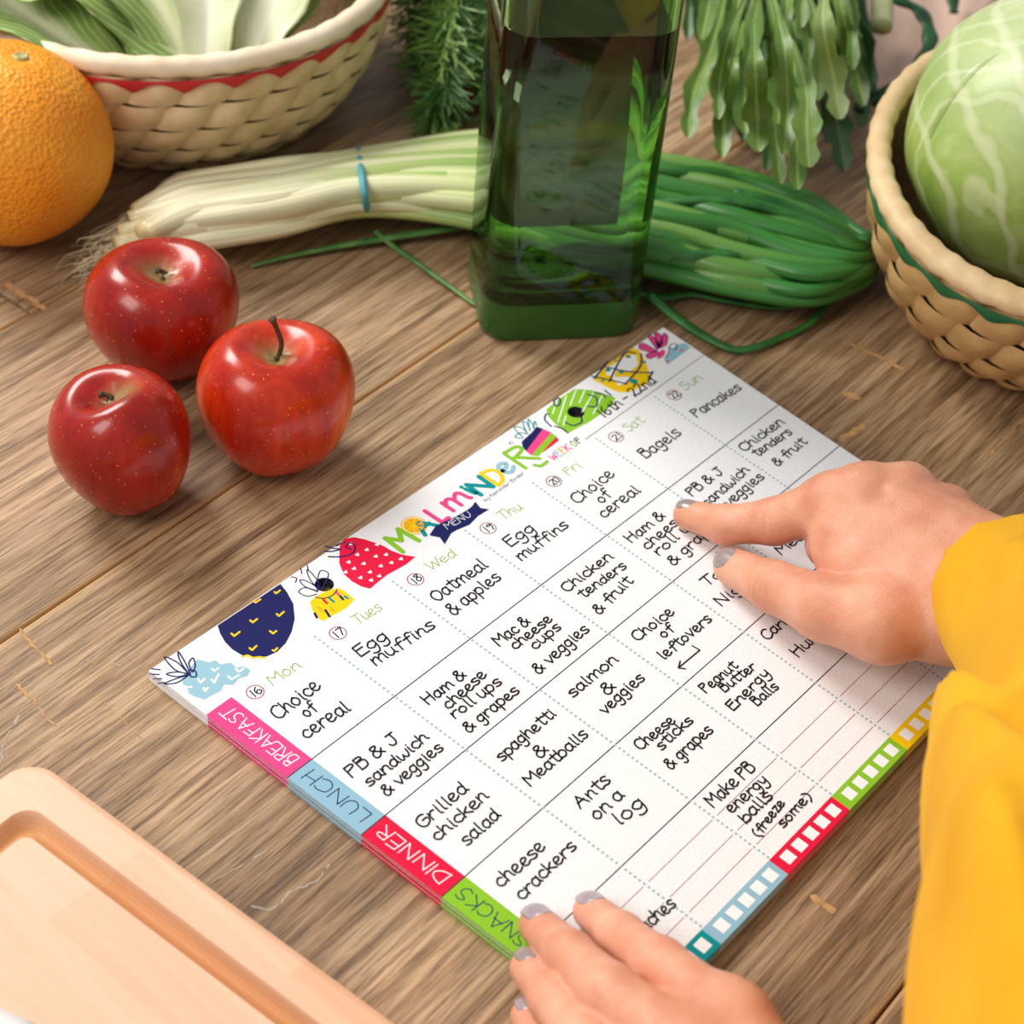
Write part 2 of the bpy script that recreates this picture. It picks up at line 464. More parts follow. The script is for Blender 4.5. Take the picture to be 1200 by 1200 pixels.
scratch([(996, 462), (1004, 466)], 0.0030, M_chip)
scratch([(985, 516), (1000, 507), (1014, 498)], 0.0022, M_chip)
scratch([(1160, 532), (1180, 512), (1204, 488)], 0.0016, M_chip, dash=0.1)
scratch([(954, 1052), (964, 1060), (978, 1069)], 0.0016, M_chip)
scratch([(296, 1062), (320, 1066), (340, 1046), (368, 1034), (386, 1014)], 0.0009, M_chalk, dash=0.08)
scratch([(252, 1032), (280, 1016), (312, 998)], 0.0006, M_chalk, dash=0.2)
scratch([(0, 905), (6, 870), (22, 840)], 0.0010, M_chalk, dash=0.2)
scratch([(66, 792), (90, 782), (110, 772), (140, 780)], 0.0005, M_chalk, dash=0.25)

# ------------------------------------------------------------------ notepad
H = np.array([[109.60911051640095, 115.24868251972647, 18.80894192391525], [-38.78695429960509, 79.70445034783205, 622.0069731072401], [0.03807469709310173, -0.014545106354915117, 1.0]])
def PX(x, y): p = P(x, y, T); return Vector((p.x, p.y))
def W(u, v): q = H @ np.array([u, v, 1.0]); return PX(q[0] / q[2], q[1] / q[2])    # page coordinates: u in columns, v in rows
UL, UR, VT, VB = -0.292, 6.985, 1.577, 5.886
VR = [2.882, 3.557, 4.275, 4.985, 5.708]
C_ = dict(pink=(236, 72, 140), blue=(146, 190, 212), red=(232, 22, 66), green=(140, 198, 44), teal=(0, 146, 150), yellow=(252, 208, 8),
          navy=(24, 30, 92), white=(246, 247, 249), lblue=(152, 196, 212), orange=(250, 176, 24), purple=(120, 60, 150))
def ink_mat(k, rgb=None): return flat('ink_' + k, rgb or C_[k], 0.6, 0.0, 20, Specular_IOR_Level=0.15)
MI = {k: ink_mat(k) for k in C_}
MI['pen'] = ink_mat('pen', (22, 20, 24)); MI['line'] = ink_mat('line', (40, 44, 60)); MI['pinkline'] = ink_mat('pinkline', (160, 84, 112))
MI['lime'] = ink_mat('lime', (140, 178, 48)); MI['dots'] = ink_mat('dots', (164, 196, 200)); MI['maroon'] = ink_mat('maroon', (150, 40, 60))
pt = NT('paper'); pn = pt.noise(pt.coord(), 900, 3); pt.l(pt.ramp(pn, [(0.3, lin((236, 237, 241))), (0.7, lin((250, 250, 252)))]), pt.b.inputs['Base Color']); pt.set(Roughness=0.7, Specular_IOR_Level=0.15); pt.bump(pn, 0.15, 0.0002)
M_paper = pt.m
pad = empty('notepad', (W(3.3, 3.7).x, W(3.3, 3.7).y, 0), 'white weekly meal planner notepad with coloured edge tabs under both hands', 'notepad')

side_mats = [M_paper, MI['pink'], MI['blue'], MI['red'], MI['green'], MI['teal'], MI['yellow'], MI['navy'], MI['line']]
per = []                                     # outline points with the index of the material of the side that follows
LV = [(VT, 0), (2.137, 1), (VR[0], 2), (VR[1], 3), (VR[2], 4), (VR[3], 0)]
per += [(UL, v, m) for v, m in LV]
BU = [(UL, 0), (-0.06, 5), (0.965, 2), (1.965, 3), (2.975, 4), (3.97, 6), (5.02, 1), (6.0, 0)]
per += [(u, VB, m) for u, m in BU]
per += [(UR, VB, 0), (UR, VT, 0)]
hole_c = [PX(380, 685), PX(675, 483)]; HR = 0.0040
NS = 10
def sheet(k):
    rr = random.Random(k); z1 = T - k * T / NS; z0 = z1 - T / NS * 0.97
    dx = -0.00003 * k + rr.uniform(-0.00009, 0.00009) * (k > 0); dy = -0.00003 * k + rr.uniform(-0.00009, 0.00009) * (k > 0)
    bm = bmesh.new(); loops = []
    pts = [W(u, v) + Vector((dx, dy)) for u, v, _ in per]
    loops.append([(p, m) for p, (_, _, m) in zip(pts, per)])
    for c in hole_c: loops.append([(c + Vector((HR * math.cos(-a), HR * math.sin(-a))), 8) for a in np.linspace(0, 2 * math.pi, 25)[:-1]])
    edges = []; rows = []
    for lp in loops:
        top = [bm.verts.new((p.x, p.y, z1)) for p, _ in lp]; bot = [bm.verts.new((p.x, p.y, z0)) for p, _ in lp]; rows.append((top, bot, lp))
        n = len(lp)
        for i in range(n): edges.append(bm.edges.new((top[i], top[(i + 1) % n])))
    r = bmesh.ops.triangle_fill(bm, use_beauty=True, use_dissolve=False, edges=edges)
    for fc in bm.faces:
        fc.normal_update()
        if fc.normal.z < 0: fc.normal_flip()
    for top, bot, lp in rows:
        n = len(lp)
        for i in range(n):
            fc = bm.faces.new((bot[i], bot[(i + 1) % n], top[(i + 1) % n], top[i])); fc.material_index = lp[i][1]
    me = bpy.data.meshes.new('sheet'); bm.to_mesh(me); bm.free()
    for m in side_mats: me.materials.append(m)
    return link('sheet', me, pad)
for k in range(NS): sheet(k)

Z0 = T + 0.00003; DZ = 0.00003
def quad(ink, u0, u1, v0, v1, z): ink.poly([W(u0, v0), W(u0, v1), W(u1, v1), W(u1, v0)], z)
def tab(u0, u1, v0, v1, mat, name='tab', squares=False):
    i = Ink(); quad(i, u0, u1, v0, v1, Z0); t = i.build(name, mat, pad)
    if squares:
        q = Ink(); n = 5; s = 0.118; m0 = u0 + 0.155
        for k in range(n):
            c = m0 + k * 0.181; quad(q, c - s / 2, c + s / 2, (v0 + v1) / 2 - 0.052, (v0 + v1) / 2 + 0.046, Z0 + DZ)
        q.build('checkbox_row', MI['white'], t)
    return t
for v0, v1, m, s, mm, px in ((2.122, VR[0], 'pink', 'BREAKFAST', 'white', ((341, 893), (276, 842))), (VR[0], VR[1], 'blue', 'LUNCH', 'navy', ((420, 955), (381, 922))),
                         (VR[1], VR[2], 'red', 'DINNER', 'white', ((514, 1027), (466, 989))), (VR[2], VR[3], 'green', 'SNACKS', 'navy', ((607, 1101), (555, 1058)))):
    t = tab(UL, -0.005, v0, v1, MI[m])
    lo_, hi_ = v0 + 0.06, v1 - 0.06
    i = Ink(); text(i, s, W(-0.075, hi_), W(-0.075, lo_), 0.0040, 0.00045, Z0 + DZ, jit=0.5); i.build('tab_lettering', MI[mm], t)
for k, m in enumerate(['teal', 'blue', 'red', 'green', 'yellow', 'pink', 'lblue']):
    tab(k - 0.02, min(k + 0.98, UR), VR[4] + 0.004, VB, MI[m], squares=True)

def one(name, mat, fn, label=None):
    i = Ink(); fn(i); return i.build(name, MI[mat], pad, label)
for v in VR[:4]: one('row_line', 'line', lambda i: i.line([W(UL if v < VR[3] - 1e-6 else 0, v), W(UR, v)], 0.00042, Z0 + 2 * DZ, False))
one('row_line', 'line', lambda i: i.line([PX(686, 515), PX(825, 416)], 0.0003, Z0 + 2 * DZ, False))
for fr in (0.30, 0.56, 0.80):
    for k in range(7): one('note_line', 'pinkline', lambda i: i.line([W(k + 0.04, VR[3] + fr * (VR[4] - VR[3])), W(k + 0.97, VR[3] + fr * (VR[4] - VR[3]))], 0.00026, Z0 + DZ, False))
for u in range(1, 7):
    def dl(i):
        n = 86
        for k in range(n + 1): i.dot(W(u, 2.112 + (5.69 - 2.112) * k / n), 0.00058, Z0 + 3 * DZ)
    one('dotted_line', 'dots', dl)

def ring(c, r=0.0034):
    one('dotted_ring', 'maroon', lambda i: [i.dot((c.x + r * math.cos(a), c.y + r * math.sin(a)), 0.00034, Z0, 6) for a in np.linspace(0, 2 * math.pi, 31)[:-1]])
days = [('Mon', '16', (299, 811), (319, 804), (354, 782)), ('Tues', '17', (396, 742), (419, 732), (449, 714)), ('Wed', '18', (487, 679), (505, 669), (536, 651)),
        ('Thu', '19', (572, 619), (590, 610), (613, 596)), ('Fri', '20', (649, 564), (667, 558), (683, 547)), ('Sat', '21', (722, 512), (737, 507), (756, 494)), ('Sun', '22', (790, 463), (803, 458), (824, 444))]
rdir = (W(4, 3) - W(3, 3)).normalized()
for s, n, c, a, b in days:
    cc = PX(*c); ring(cc)
    up = Vector((-rdir.y, rdir.x)); st = cc - rdir * 0.0022 - up * 0.0020
    one('handwriting', 'pen', lambda i: text(i, n, st, st + rdir * 0.0046, 0.0026, 0.00056, Z0 + DZ, jit=0.4))
    one('day_name', 'lime', lambda i: text(i, s, PX(*a), PX(*b), 0.0035, 0.00045, Z0, jit=0.3))

HAND = [
 ('Choice', (326, 844), (377, 806), 50), ('of', (360, 842), (373, 831), 42), ('cereal', (359, 867), (411, 832), 48),
 ('Egg', (422, 771), (456, 748), 46), ('muffins', (440, 781), (511, 735), 42),
 ('Oatmeal', (512, 706), (572, 664), 46), ('& apples', (531, 722), (588, 678), 44),
 ('Egg', (598, 642), (628, 621), 46), ('muffins', (611, 658), (667, 617), 40),
 ('Choice', (677, 591), (721, 557), 46), ('of', (706, 591), (717, 580), 42), ('cereal', (708, 608), (751, 576), 44),
 ('Bagels', (757, 538), (799, 509), 46), ('Pancakes', (817, 490), (870, 456), 42), ('16th - 22nd', (708, 490), (770, 448), 44),
 ('PB & J', (412, 912), (468, 868), 48), ('sandwich', (433, 923), (503, 866), 42), ('& veggies', (453, 934), (520, 878), 42),
 ('Ham &', (502, 827), (547, 793), 44), ('cheese', (526, 832), (571, 792), 42), ('roll ups', (533, 843), (589, 801), 42), ('& grapes', (549, 860), (609, 811), 42),
 ('Mac &', (585, 758), (622, 730), 44), ('cheese', (604, 762), (648, 727), 40), ('cups', (627, 762), (658, 736), 40), ('& veggies', (631, 791), (691, 739), 44),
 ('Chicken', (664, 695), (719, 654), 44), ('tenders', (683, 702), (735, 665), 40), ('& fruit', (702, 721), (742, 682), 42),
 ('Ham &', (740, 637), (780, 606), 44), ('cheese', (759, 645), (803, 607), 42), ('roll ups', (772, 652), (826, 606), 42), ('& grapes', (789, 664), (846, 613), 42),
 ('PB & J', (811, 582), (848, 554), 44), ('sandwich', (829, 595), (879, 552), 42), ('& veggies', (843, 604), (896, 560), 42),
 ('Chicken', (872, 530), (920, 496), 44), ('tenders', (887, 536), (929, 508), 40), ('& fruit', (911, 547), (946, 519), 40),
 ('Grilled', (495, 972), (549, 926), 46), ('chicken', (513, 987), (573, 935), 44), ('salad', (547, 992), (587, 957), 44),
 ('spaghetti', (588, 893), (652, 838), 42), ('&', (632, 890), (643, 880), 42), ('Meatballs', (621, 922), (690, 862), 42),
 ('salmon', (671, 818), (725, 775), 44), ('&', (711, 816), (722, 806), 42), ('veggies', (709, 838), (756, 796), 42),
 ('Choice', (747, 752), (791, 719), 44), ('of', (778, 749), (791, 738), 40), ('leftovers', (778, 774), (835, 727), 42),
 ('Taco', (829, 688), (864, 662), 44), ('Night', (845, 711), (886, 680), 44), ('Meal', (915, 651), (948, 627), 42), ('Dinner', (955, 581), (1001, 549), 40),
 ('cheese', (587, 1041), (640, 994), 46), ('crackers', (612, 1056), (676, 993), 44),
 ('Ants', (680, 948), (716, 916), 46), ('on a', (699, 962), (732, 934), 46), ('log', (725, 968), (757, 944), 48),
 ('Cheese', (751, 880), (792, 846), 46), ('sticks', (775, 880), (813, 846), 42), ('& grapes', (786, 903), (836, 857), 42),
 ('Peanut', (827, 813), (865, 782), 42), ('Butter', (849, 812), (887, 783), 40), ('Energy', (859, 834), (903, 790), 42), ('Balls', (887, 828), (913, 806), 42),
 ('Carrots', (899, 751), (946, 712), 42), ('&', (937, 743), (947, 734), 42), ('Hummus', (935, 771), (988, 722), 44), ('5', (1096, 773), (1104, 766), 42),
 ('Make PB', (835, 947), (886, 901), 44), ('energy', (857, 954), (901, 916), 40), ('balls', (874, 966), (906, 934), 42), ('(freeze', (889, 982), (920, 942), 36), ('some)', (918, 971), (951, 935), 36),
 ('lunches', (745, 1103), (793, 1061), 42), ('on', (679, 1102), (695, 1090), 42),
]
for hn, (s, a, b, xh) in enumerate(HAND):
    xh *= 1.0 if hn < 15 else (0.80 if s in ('Peanut', 'Butter', 'Energy', 'Balls', '(freeze', 'some)', 'Cheese', 'sticks') else 0.88)
    one('handwriting', 'pen', lambda i: text(i, s, PX(*a), PX(*b), xh * 0.000088, 0.00070, Z0 + 6 * DZ))
def arrow(i):
    i.line([PX(811, 757), PX(820, 762), PX(796, 782)], 0.0006, Z0 + 6 * DZ); i.line([PX(803, 784), PX(795, 783), PX(797, 775)], 0.0006, Z0 + 6 * DZ)
one('handwriting', 'pen', arrow)

# printed title
def ttl(name, mat, ch, a, b, cap, w, jit=0.3):
    w *= 1.2; A = PX(*a); B = PX(*b); one(name, mat, lambda i: text(i, ch, A, B, cap * 10 / 15, w, Z0 + 2 * DZ, slant=0.0, jit=jit))
for ch, mat, a, b, cap, w in (('M', 'green', (471, 648), (491, 634), 0.0112, 0.0019), ('A', 'teal', (498, 627), (513, 615), 0.0078, 0.0017), ('L', 'pink', (517, 613), (525, 607), 0.0108, 0.0018),
                              ('m', 'pink', (529, 600), (552, 584), 0.0108, 0.0017), ('i', 'teal', (556, 580), (558, 578), 0.0088, 0.0016), ('N', 'teal', (562, 581), (580, 569), 0.0088, 0.0019),
                              ('D', 'yellow', (583, 570), (596, 561), 0.0104, 0.0016), ('e', 'lblue', (594, 557), (605, 549), 0.0100, 0.0018), ('R', 'green', (613, 550), (632, 537), 0.0130, 0.0016)):
    ttl('title_letter', mat, ch, a, b, cap, w)
one('title_letter', 'green', lambda i: i.line(catmull([(*PX(626, 545), 0), (*PX(634, 546), 0), (*PX(641, 541), 0)], 5), 0.0017, Z0 + 3 * DZ))
oc = PX(485, 616)
def disc(i, c, r, z, n=28): i.dot(c, r, z, n)
orange = one('orange_slice_print', 'yellow', lambda i: disc(i, oc, 0.0057, Z0 + DZ))
def segs(i):
    for k in range(8):
        a0, a1 = k * math.pi / 4 + 0.12, (k + 1) * math.pi / 4 - 0.12
        i.poly([oc + Vector((math.cos((a0 + a1) / 2), math.sin((a0 + a1) / 2))) * 0.0010] + [oc + Vector((math.cos(a), math.sin(a))) * 0.0043 for a in np.linspace(a0, a1, 5)], Z0 + 3 * DZ)
one('orange_slice_print', 'orange', segs)
one('orange_slice_print', 'white', lambda i: i.line([oc + Vector((math.cos(a), math.sin(a))) * 0.0048 for a in np.linspace(0, 2 * math.pi, 33)], 0.0004, Z0 + 2 * DZ))
def zz(ox, oy, s, pts): return [PX(ox + x / s, oy + y / s) for x, y in pts]
one('ribbon_print', 'navy', lambda i: i.poly(zz(400, 480, 4, [(413, 590), (440, 548), (470, 532), (540, 500), (592, 470), (612, 455), (628, 432), (652, 462), (692, 468), (640, 500), (600, 540), (540, 565), (515, 580), (484, 632), (462, 600)]), Z0 + 4 * DZ))
one('ribbon_lettering', 'white', lambda i: text(i, 'MENU', PX(524, 621), PX(553, 605), 0.0024, 0.00028, Z0 + 5 * DZ, jit=0))
one('byline', 'navy', lambda i: text(i, 'by Reminder Binder', PX(569, 588), PX(615, 555), 0.0012, 0.00024, Z0, jit=0, slant=0))
one('registered_mark', 'navy', lambda i: (i.line([PX(599, 519) + Vector((math.cos(a), math.sin(a))) * 0.0011 for a in np.linspace(0, 6.283, 17)], 0.00018, Z0), text(i, 'R', PX(598, 521), PX(600, 519.4), 0.0006, 0.00016, Z0, jit=0)))
for k, (ch, mat) in enumerate(zip('WEEKOF', ('pink', 'lblue', 'orange', 'pink', 'teal', 'navy'))):
    a = Vector((649, 540)); b = Vector((684, 517)); t0 = (0, .2, .34, .48, .70, .86)[k]; t1 = (.17, .31, .45, .62, .82, .97)[k]
    one('week_lettering', 'lime' if k == 4 else mat, lambda i: text(i, ch, PX(*a.lerp(b, t0)), PX(*a.lerp(b, t1)), 0.0027, 0.00062, Z0, jit=0.3))
# printed fruit
one('blueberry_print', 'lblue', lambda i: i.poly(zz(160, 640, 4, [(215, 610), (285, 530), (340, 545), (370, 535), (395, 555), (440, 545), (470, 570), (505, 562), (535, 582), (520, 610), (480, 620), (455, 650), (410, 650), (395, 680), (350, 700), (320, 720), (270, 705), (245, 690), (235, 655), (218, 650)]), Z0))
one('seed_print', 'white', lambda i: [i.line(zz(160, 640, 4, p), 0.0009, Z0 + DZ) for p in ([(355, 575), (365, 585), (385, 572)], [(465, 575), (480, 590), (505, 572)], [(290, 625), (300, 640), (320, 622)], [(350, 625), (365, 640), (385, 600)], [(430, 610), (445, 625), (480, 605)], [(232, 662), (258, 660)], [(315, 665), (322, 680), (335, 665)])])
one('leaf_scribble', 'navy', lambda i: [i.line(catmull([(*q, 0) for q in zz(160, 640, 4, p)], 5), 0.0006, Z0 + 2 * DZ) for p in (
    [(245, 600), (190, 545), (130, 520), (180, 580), (245, 600)], [(245, 600), (205, 540), (195, 495), (225, 540), (250, 595)], [(245, 600), (190, 590), (140, 600), (190, 612), (245, 600)],
    [(245, 605), (190, 620), (130, 645), (190, 640), (245, 605)], [(260, 590), (245, 550), (265, 525), (275, 560), (265, 590)], [(250, 580), (275, 585), (280, 610), (255, 612), (250, 590)],
    [(70, 575), (110, 580)], [(62, 600), (105, 602)], [(80, 622), (118, 622)], [(100, 645), (130, 640)])])
one('plum_print', 'navy', lambda i: i.poly(zz(160, 640, 4, [(380, 372), (674, 177), (705, 215), (735, 270), (742, 340), (728, 400), (700, 455), (660, 495), (610, 518), (560, 520), (500, 515), (450, 485), (415, 450), (392, 410)]), Z0))
one('seed_print', 'yellow', lambda i: [i.line(zz(160, 640, 4, p), 0.0009, Z0 + DZ) for p in ([(647, 215), (655, 222), (672, 208)], [(548, 258), (558, 265), (580, 250)], [(657, 318), (668, 328), (690, 308)], [(533, 348), (545, 358), (565, 342)],
    [(445, 410), (458, 422), (483, 402)], [(625, 398), (640, 410), (655, 398)], [(530, 478), (542, 488), (562, 468)], [(638, 488), (646, 492), (660, 478)], [(495, 520), (520, 512), (545, 524), (575, 520), (602, 525)])])
one('pineapple_print', 'yellow', lambda i: i.poly(zz(160, 640, 4, [(812, 262), (840, 235), (880, 215), (940, 195), (975, 210), (1022, 250), (990, 285), (950, 310), (910, 330), (875, 352), (845, 335), (825, 300)]), Z0))
for mat, ps in (('navy', [[(885, 300), (905, 330)], [(835, 315), (845, 335)], [(955, 235), (968, 250)]]), ('orange', [[(850, 285), (870, 305)], [(910, 290), (925, 305)]]), ('pink', [[(935, 215), (950, 230)]]), ('teal', [[(905, 245), (925, 262)], [(975, 235), (990, 245)]]), ('red', [[(875, 250), (892, 268)]])):
    one('dash_print', mat, lambda i: [i.line(zz(160, 640, 4, p), 0.0011, Z0 + DZ) for p in ps])
one('leaf_scribble', 'navy', lambda i: [i.line(catmull([(*q, 0) for q in zz(160, 640, 4, p)], 5), 0.0005, Z0 + 2 * DZ) for p in (
    [(845, 225), (800, 235), (760, 215), (790, 195), (850, 215)], [(850, 210), (790, 190), (765, 160), (800, 165), (855, 200)], [(850, 205), (810, 150), (800, 110), (840, 150), (860, 200)],
    [(855, 200), (850, 150), (865, 115), (900, 130), (880, 180), (860, 200)], [(725, 145), (750, 150), (745, 170)], [(770, 105), (775, 130)], [(800, 90), (805, 115)], [(840, 240), (880, 245), (920, 230), (940, 205)])])
one('strawberry_print', 'red', lambda i: i.poly(zz(400, 480, 4, [(-8, 640), (15, 605), (60, 598), (110, 608), (160, 625), (200, 640), (232, 660), (285, 680), (348, 690), (305, 725), (270, 745), (215, 775), (170, 810), (135, 840), (95, 830), (50, 805), (10, 770), (-10, 720)]), Z0))
def hearts(i):
    for x, y in ((45, 630), (120, 657), (168, 633), (75, 680), (35, 715), (162, 688), (210, 680), (105, 722), (20, 762), (60, 745), (185, 733), (235, 718), (280, 700), (90, 788), (135, 762), (178, 780), (140, 800)):
        c = zz(400, 480, 4, [(x, y)])[0]
        i.poly([c + Vector(q) * 0.0011 for q in ((0, -1), (-.9, .1), (-.6, .8), (0, .4), (.6, .8), (.9, .1))], Z0 + DZ)
one('seed_print', 'white', hearts)
one('leaf_scribble', 'navy', lambda i: [i.line(catmull([(*q, 0) for q in zz(400, 480, 4, p)], 5), 0.0007, Z0 + 2 * DZ) for p in ([(-75, 640), (-40, 650), (-5, 655), (-45, 665), (-80, 665)], [(-60, 690), (0, 690), (50, 675), (65, 645), (40, 625), (22, 645), (45, 655)], [(-25, 640), (5, 625), (18, 622)])])
one('striped_berry_print', 'navy', lambda i: i.poly(zz(400, 480, 4, [(845, 150), (890, 110), (915, 80), (945, 90), (900, 150), (865, 195), (850, 175)]), Z0))
one('striped_berry_print', 'pink', lambda i: i.poly(zz(400, 480, 4, [(865, 195), (900, 150), (945, 90), (985, 108), (940, 160), (890, 215)]), Z0))
one('striped_berry_print', 'green', lambda i: i.poly(zz(400, 480, 4, [(890, 215), (940, 160), (985, 108), (1010, 128), (960, 180), (925, 218)]), Z0))
one('striped_berry_print', 'red', lambda i: i.poly(zz(400, 480, 4, [(940, 205), (965, 172), (1008, 126), (1020, 145), (980, 175)]), Z0 + DZ))
one('leaf_scribble', 'teal', lambda i: [i.line(catmull([(*q, 0) for q in zz(400, 480, 4, p)], 5), 0.0006, Z0 + 2 * DZ) for p in ([(850, 130), (810, 85), (845, 85), (870, 110)], [(870, 110), (850, 60), (870, 65), (885, 100)], [(885, 100), (875, 45), (900, 75), (905, 85)], [(850, 135), (815, 130), (835, 110), (875, 115)], [(900, 90), (905, 55), (915, 75)])])
one('melon_print', 'green', lambda i: i.poly_hole(zz(600, 370, 4, [(160, 440), (200, 405), (250, 370), (290, 345), (330, 345), (380, 350), (430, 365), (485, 385), (465, 420), (410, 465), (360, 500), (310, 525), (265, 550), (225, 525), (190, 495), (170, 470)]), hole_c[1], HR, Z0))
one('stripe_print', 'white', lambda i: [i.line(zz(600, 370, 4, p), 0.0006, Z0 + DZ) for p in ([(210, 400), (190, 460)], [(255, 375), (215, 500)], [(300, 350), (272, 420)], [(252, 470), (240, 515)], [(340, 350), (316, 408)], [(385, 355), (330, 450)], [(425, 370), (380, 460)])])
one('leaf_scribble', 'navy', lambda i: [i.line(catmull([(*q, 0) for q in zz(600, 370, 4, p)], 5), 0.0008, Z0 + 2 * DZ) for p in ([(185, 520), (155, 490), (158, 465), (172, 460)], [(200, 518), (235, 530), (262, 550)], [(355, 370), (395, 385), (395, 425), (355, 425)], [(250, 500), (285, 515), (325, 500), (325, 475)], [(385, 360), (425, 370), (440, 382)], [(435, 350), (465, 375)], [(195, 400), (220, 385), (225, 410), (205, 425), (195, 400)])])
one('lemon_print', 'yellow', lambda i: i.poly(zz(600, 370, 4, [(380, 300), (430, 240), (480, 205), (530, 175), (565, 150), (600, 165), (625, 210), (650, 290), (625, 325), (590, 340), (545, 360), (500, 358), (465, 345), (430, 325)]), Z0))
one('lemon_highlight', 'white', lambda i: [i.poly(zz(600, 370, 4, p), Z0 + DZ) for p in ([(440, 245), (500, 215), (480, 290), (440, 275)], [(510, 200), (580, 180), (590, 230), (550, 265), (490, 250)], [(470, 290), (540, 285), (560, 300), (500, 330)])])
one('dot_print', 'teal', lambda i: [i.dot(zz(600, 370, 4, [(x, y)])[0], r, Z0 + 2 * DZ, 10) for x, y, r in ((545, 192, .0012), (450, 255, .0013), (512, 265, .0012), (572, 308, .0019), (618, 218, .0010), (425, 305, .0009), (485, 210, .0007))])
one('lattice_print', 'navy', lambda i: [i.line(catmull([(*q, 0) for q in zz(600, 370, 4, p)], 5), 0.0009, Z0 + 3 * DZ) for p in ([(375, 285), (450, 300), (535, 320)], [(435, 240), (540, 262), (655, 268)], [(385, 295), (450, 215)], [(455, 310), (525, 180), (580, 178)], [(530, 322), (600, 240), (605, 180)], [(640, 300), (660, 262)])])
one('flower_print', 'pink', lambda i: [i.poly(zz(600, 370, 4, p), Z0 + DZ, True) for p in ([(680, 165), (610, 130), (600, 155), (650, 170)], [(680, 160), (640, 100), (655, 95), (690, 130)], [(685, 155), (670, 85), (695, 90), (705, 130)], [(690, 150), (710, 85), (728, 100), (720, 140)], [(680, 165), (630, 180), (645, 200), (690, 180)], [(700, 160), (680, 200), (705, 195), (720, 170)])])
one('leaf_scribble', 'navy', lambda i: [i.line(catmull([(*q, 0) for q in zz(600, 370, 4, p)], 5), 0.0005, Z0 + 2 * DZ) for p in ([(680, 165), (610, 128), (598, 155), (650, 172)], [(680, 160), (638, 100), (655, 95), (690, 130)], [(685, 155), (668, 85), (695, 88), (705, 130)], [(690, 150), (710, 85), (730, 100), (722, 140)], [(680, 168), (630, 182), (645, 202), (690, 182)], [(730, 150), (765, 160), (770, 135), (745, 135), (735, 170), (722, 195)])])
one('berry_print', 'lblue', lambda i: i.poly(zz(600, 370, 4, [(712, 200), (745, 160), (775, 135), (812, 128), (836, 150), (790, 185), (728, 230)]), Z0))
one('berry_print', 'pink', lambda i: (i.dot(zz(600, 370, 4, [(795, 162)])[0], 0.0009, Z0 + DZ), i.dot(zz(600, 370, 4, [(728, 213)])[0], 0.0009, Z0 + DZ)))

# ------------------------------------------------------------------ fruit
def apple_material(name, c1, c2, blush):
    t = NT(name); tc = t.coord()
    n = t.noise(t.coord('Object', (22, 22, 7)), 1.0, 4, 0.6, 0.4)
    col = t.ramp(n, [(0.34, lin(c1)), (0.56, lin(c2)), (0.74, lin(blush))])
    st_ = t.noise(t.coord('Object', (170, 170, 10)), 1.0, 3, 0.6, 0.3); col = t.mix(0.55, col, t.ramp(st_, [(0.36, (0.72, 0.6, 0.6, 1)), (0.5, (1, 1, 1, 1)), (0.66, (1.12, 1.5, 1.2, 1))]), 'MULTIPLY')
    # pale streaks round the stem hollow
    ln = t.n('ShaderNodeVectorMath', operation='LENGTH'); mp = t.n('ShaderNodeMapping'); mp.inputs['Scale'].default_value = (1, 1, 0); t.l(tc, mp.inputs[0]); t.l(mp.outputs[0], ln.inputs[0])
    sp = t.n('ShaderNodeSeparateXYZ'); t.l(tc, sp.inputs[0]); gz = t.n('ShaderNodeMath', operation='GREATER_THAN', i_1=0.035); t.l(sp.outputs[2], gz.inputs[0])
    r = t.ramp(ln.outputs[1], [(0.0045, (1, 1, 1, 1)), (0.0095, (0, 0, 0, 1))]); mm = t.n('ShaderNodeMath', operation='MULTIPLY'); t.l(r, mm.inputs[0]); t.l(gz.outputs[0], mm.inputs[1])
    col = t.mix(mm.outputs[0], col, lin((150, 128, 82)))
    vo = t.n('ShaderNodeTexVoronoi', i_Scale=330.0, feature='F1'); t.l(tc, vo.inputs['Vector'])
    dots = t.ramp(vo.outputs['Distance'], [(0.10, (0.75, 0.75, 0.75, 1)), (0.17, (0, 0, 0, 1))])
    dm = t.ramp(t.noise(tc, 45, 2), [(0.42, (0.25, 0.25, 0.25, 1)), (0.6, (1, 1, 1, 1))]); dd = t.n('ShaderNodeMath', operation='MULTIPLY'); t.l(dots, dd.inputs[0]); t.l(dm, dd.inputs[1])
    col = t.mix(dd.outputs[0], col, lin((232, 150, 96)))
    t.l(col, t.b.inputs['Base Color']); t.set(Roughness=0.26, Coat_Weight=0.15, Coat_Roughness=0.1, Specular_IOR_Level=0.42)
    t.b.inputs['Subsurface Weight'].default_value = 0.05; t.b.inputs['Subsurface Radius'].default_value = (0.004, 0.001, 0.0005)
    return t.m
M_stem = flat('fruit_stem', (92, 66, 40), 0.7, 0.2, 500)
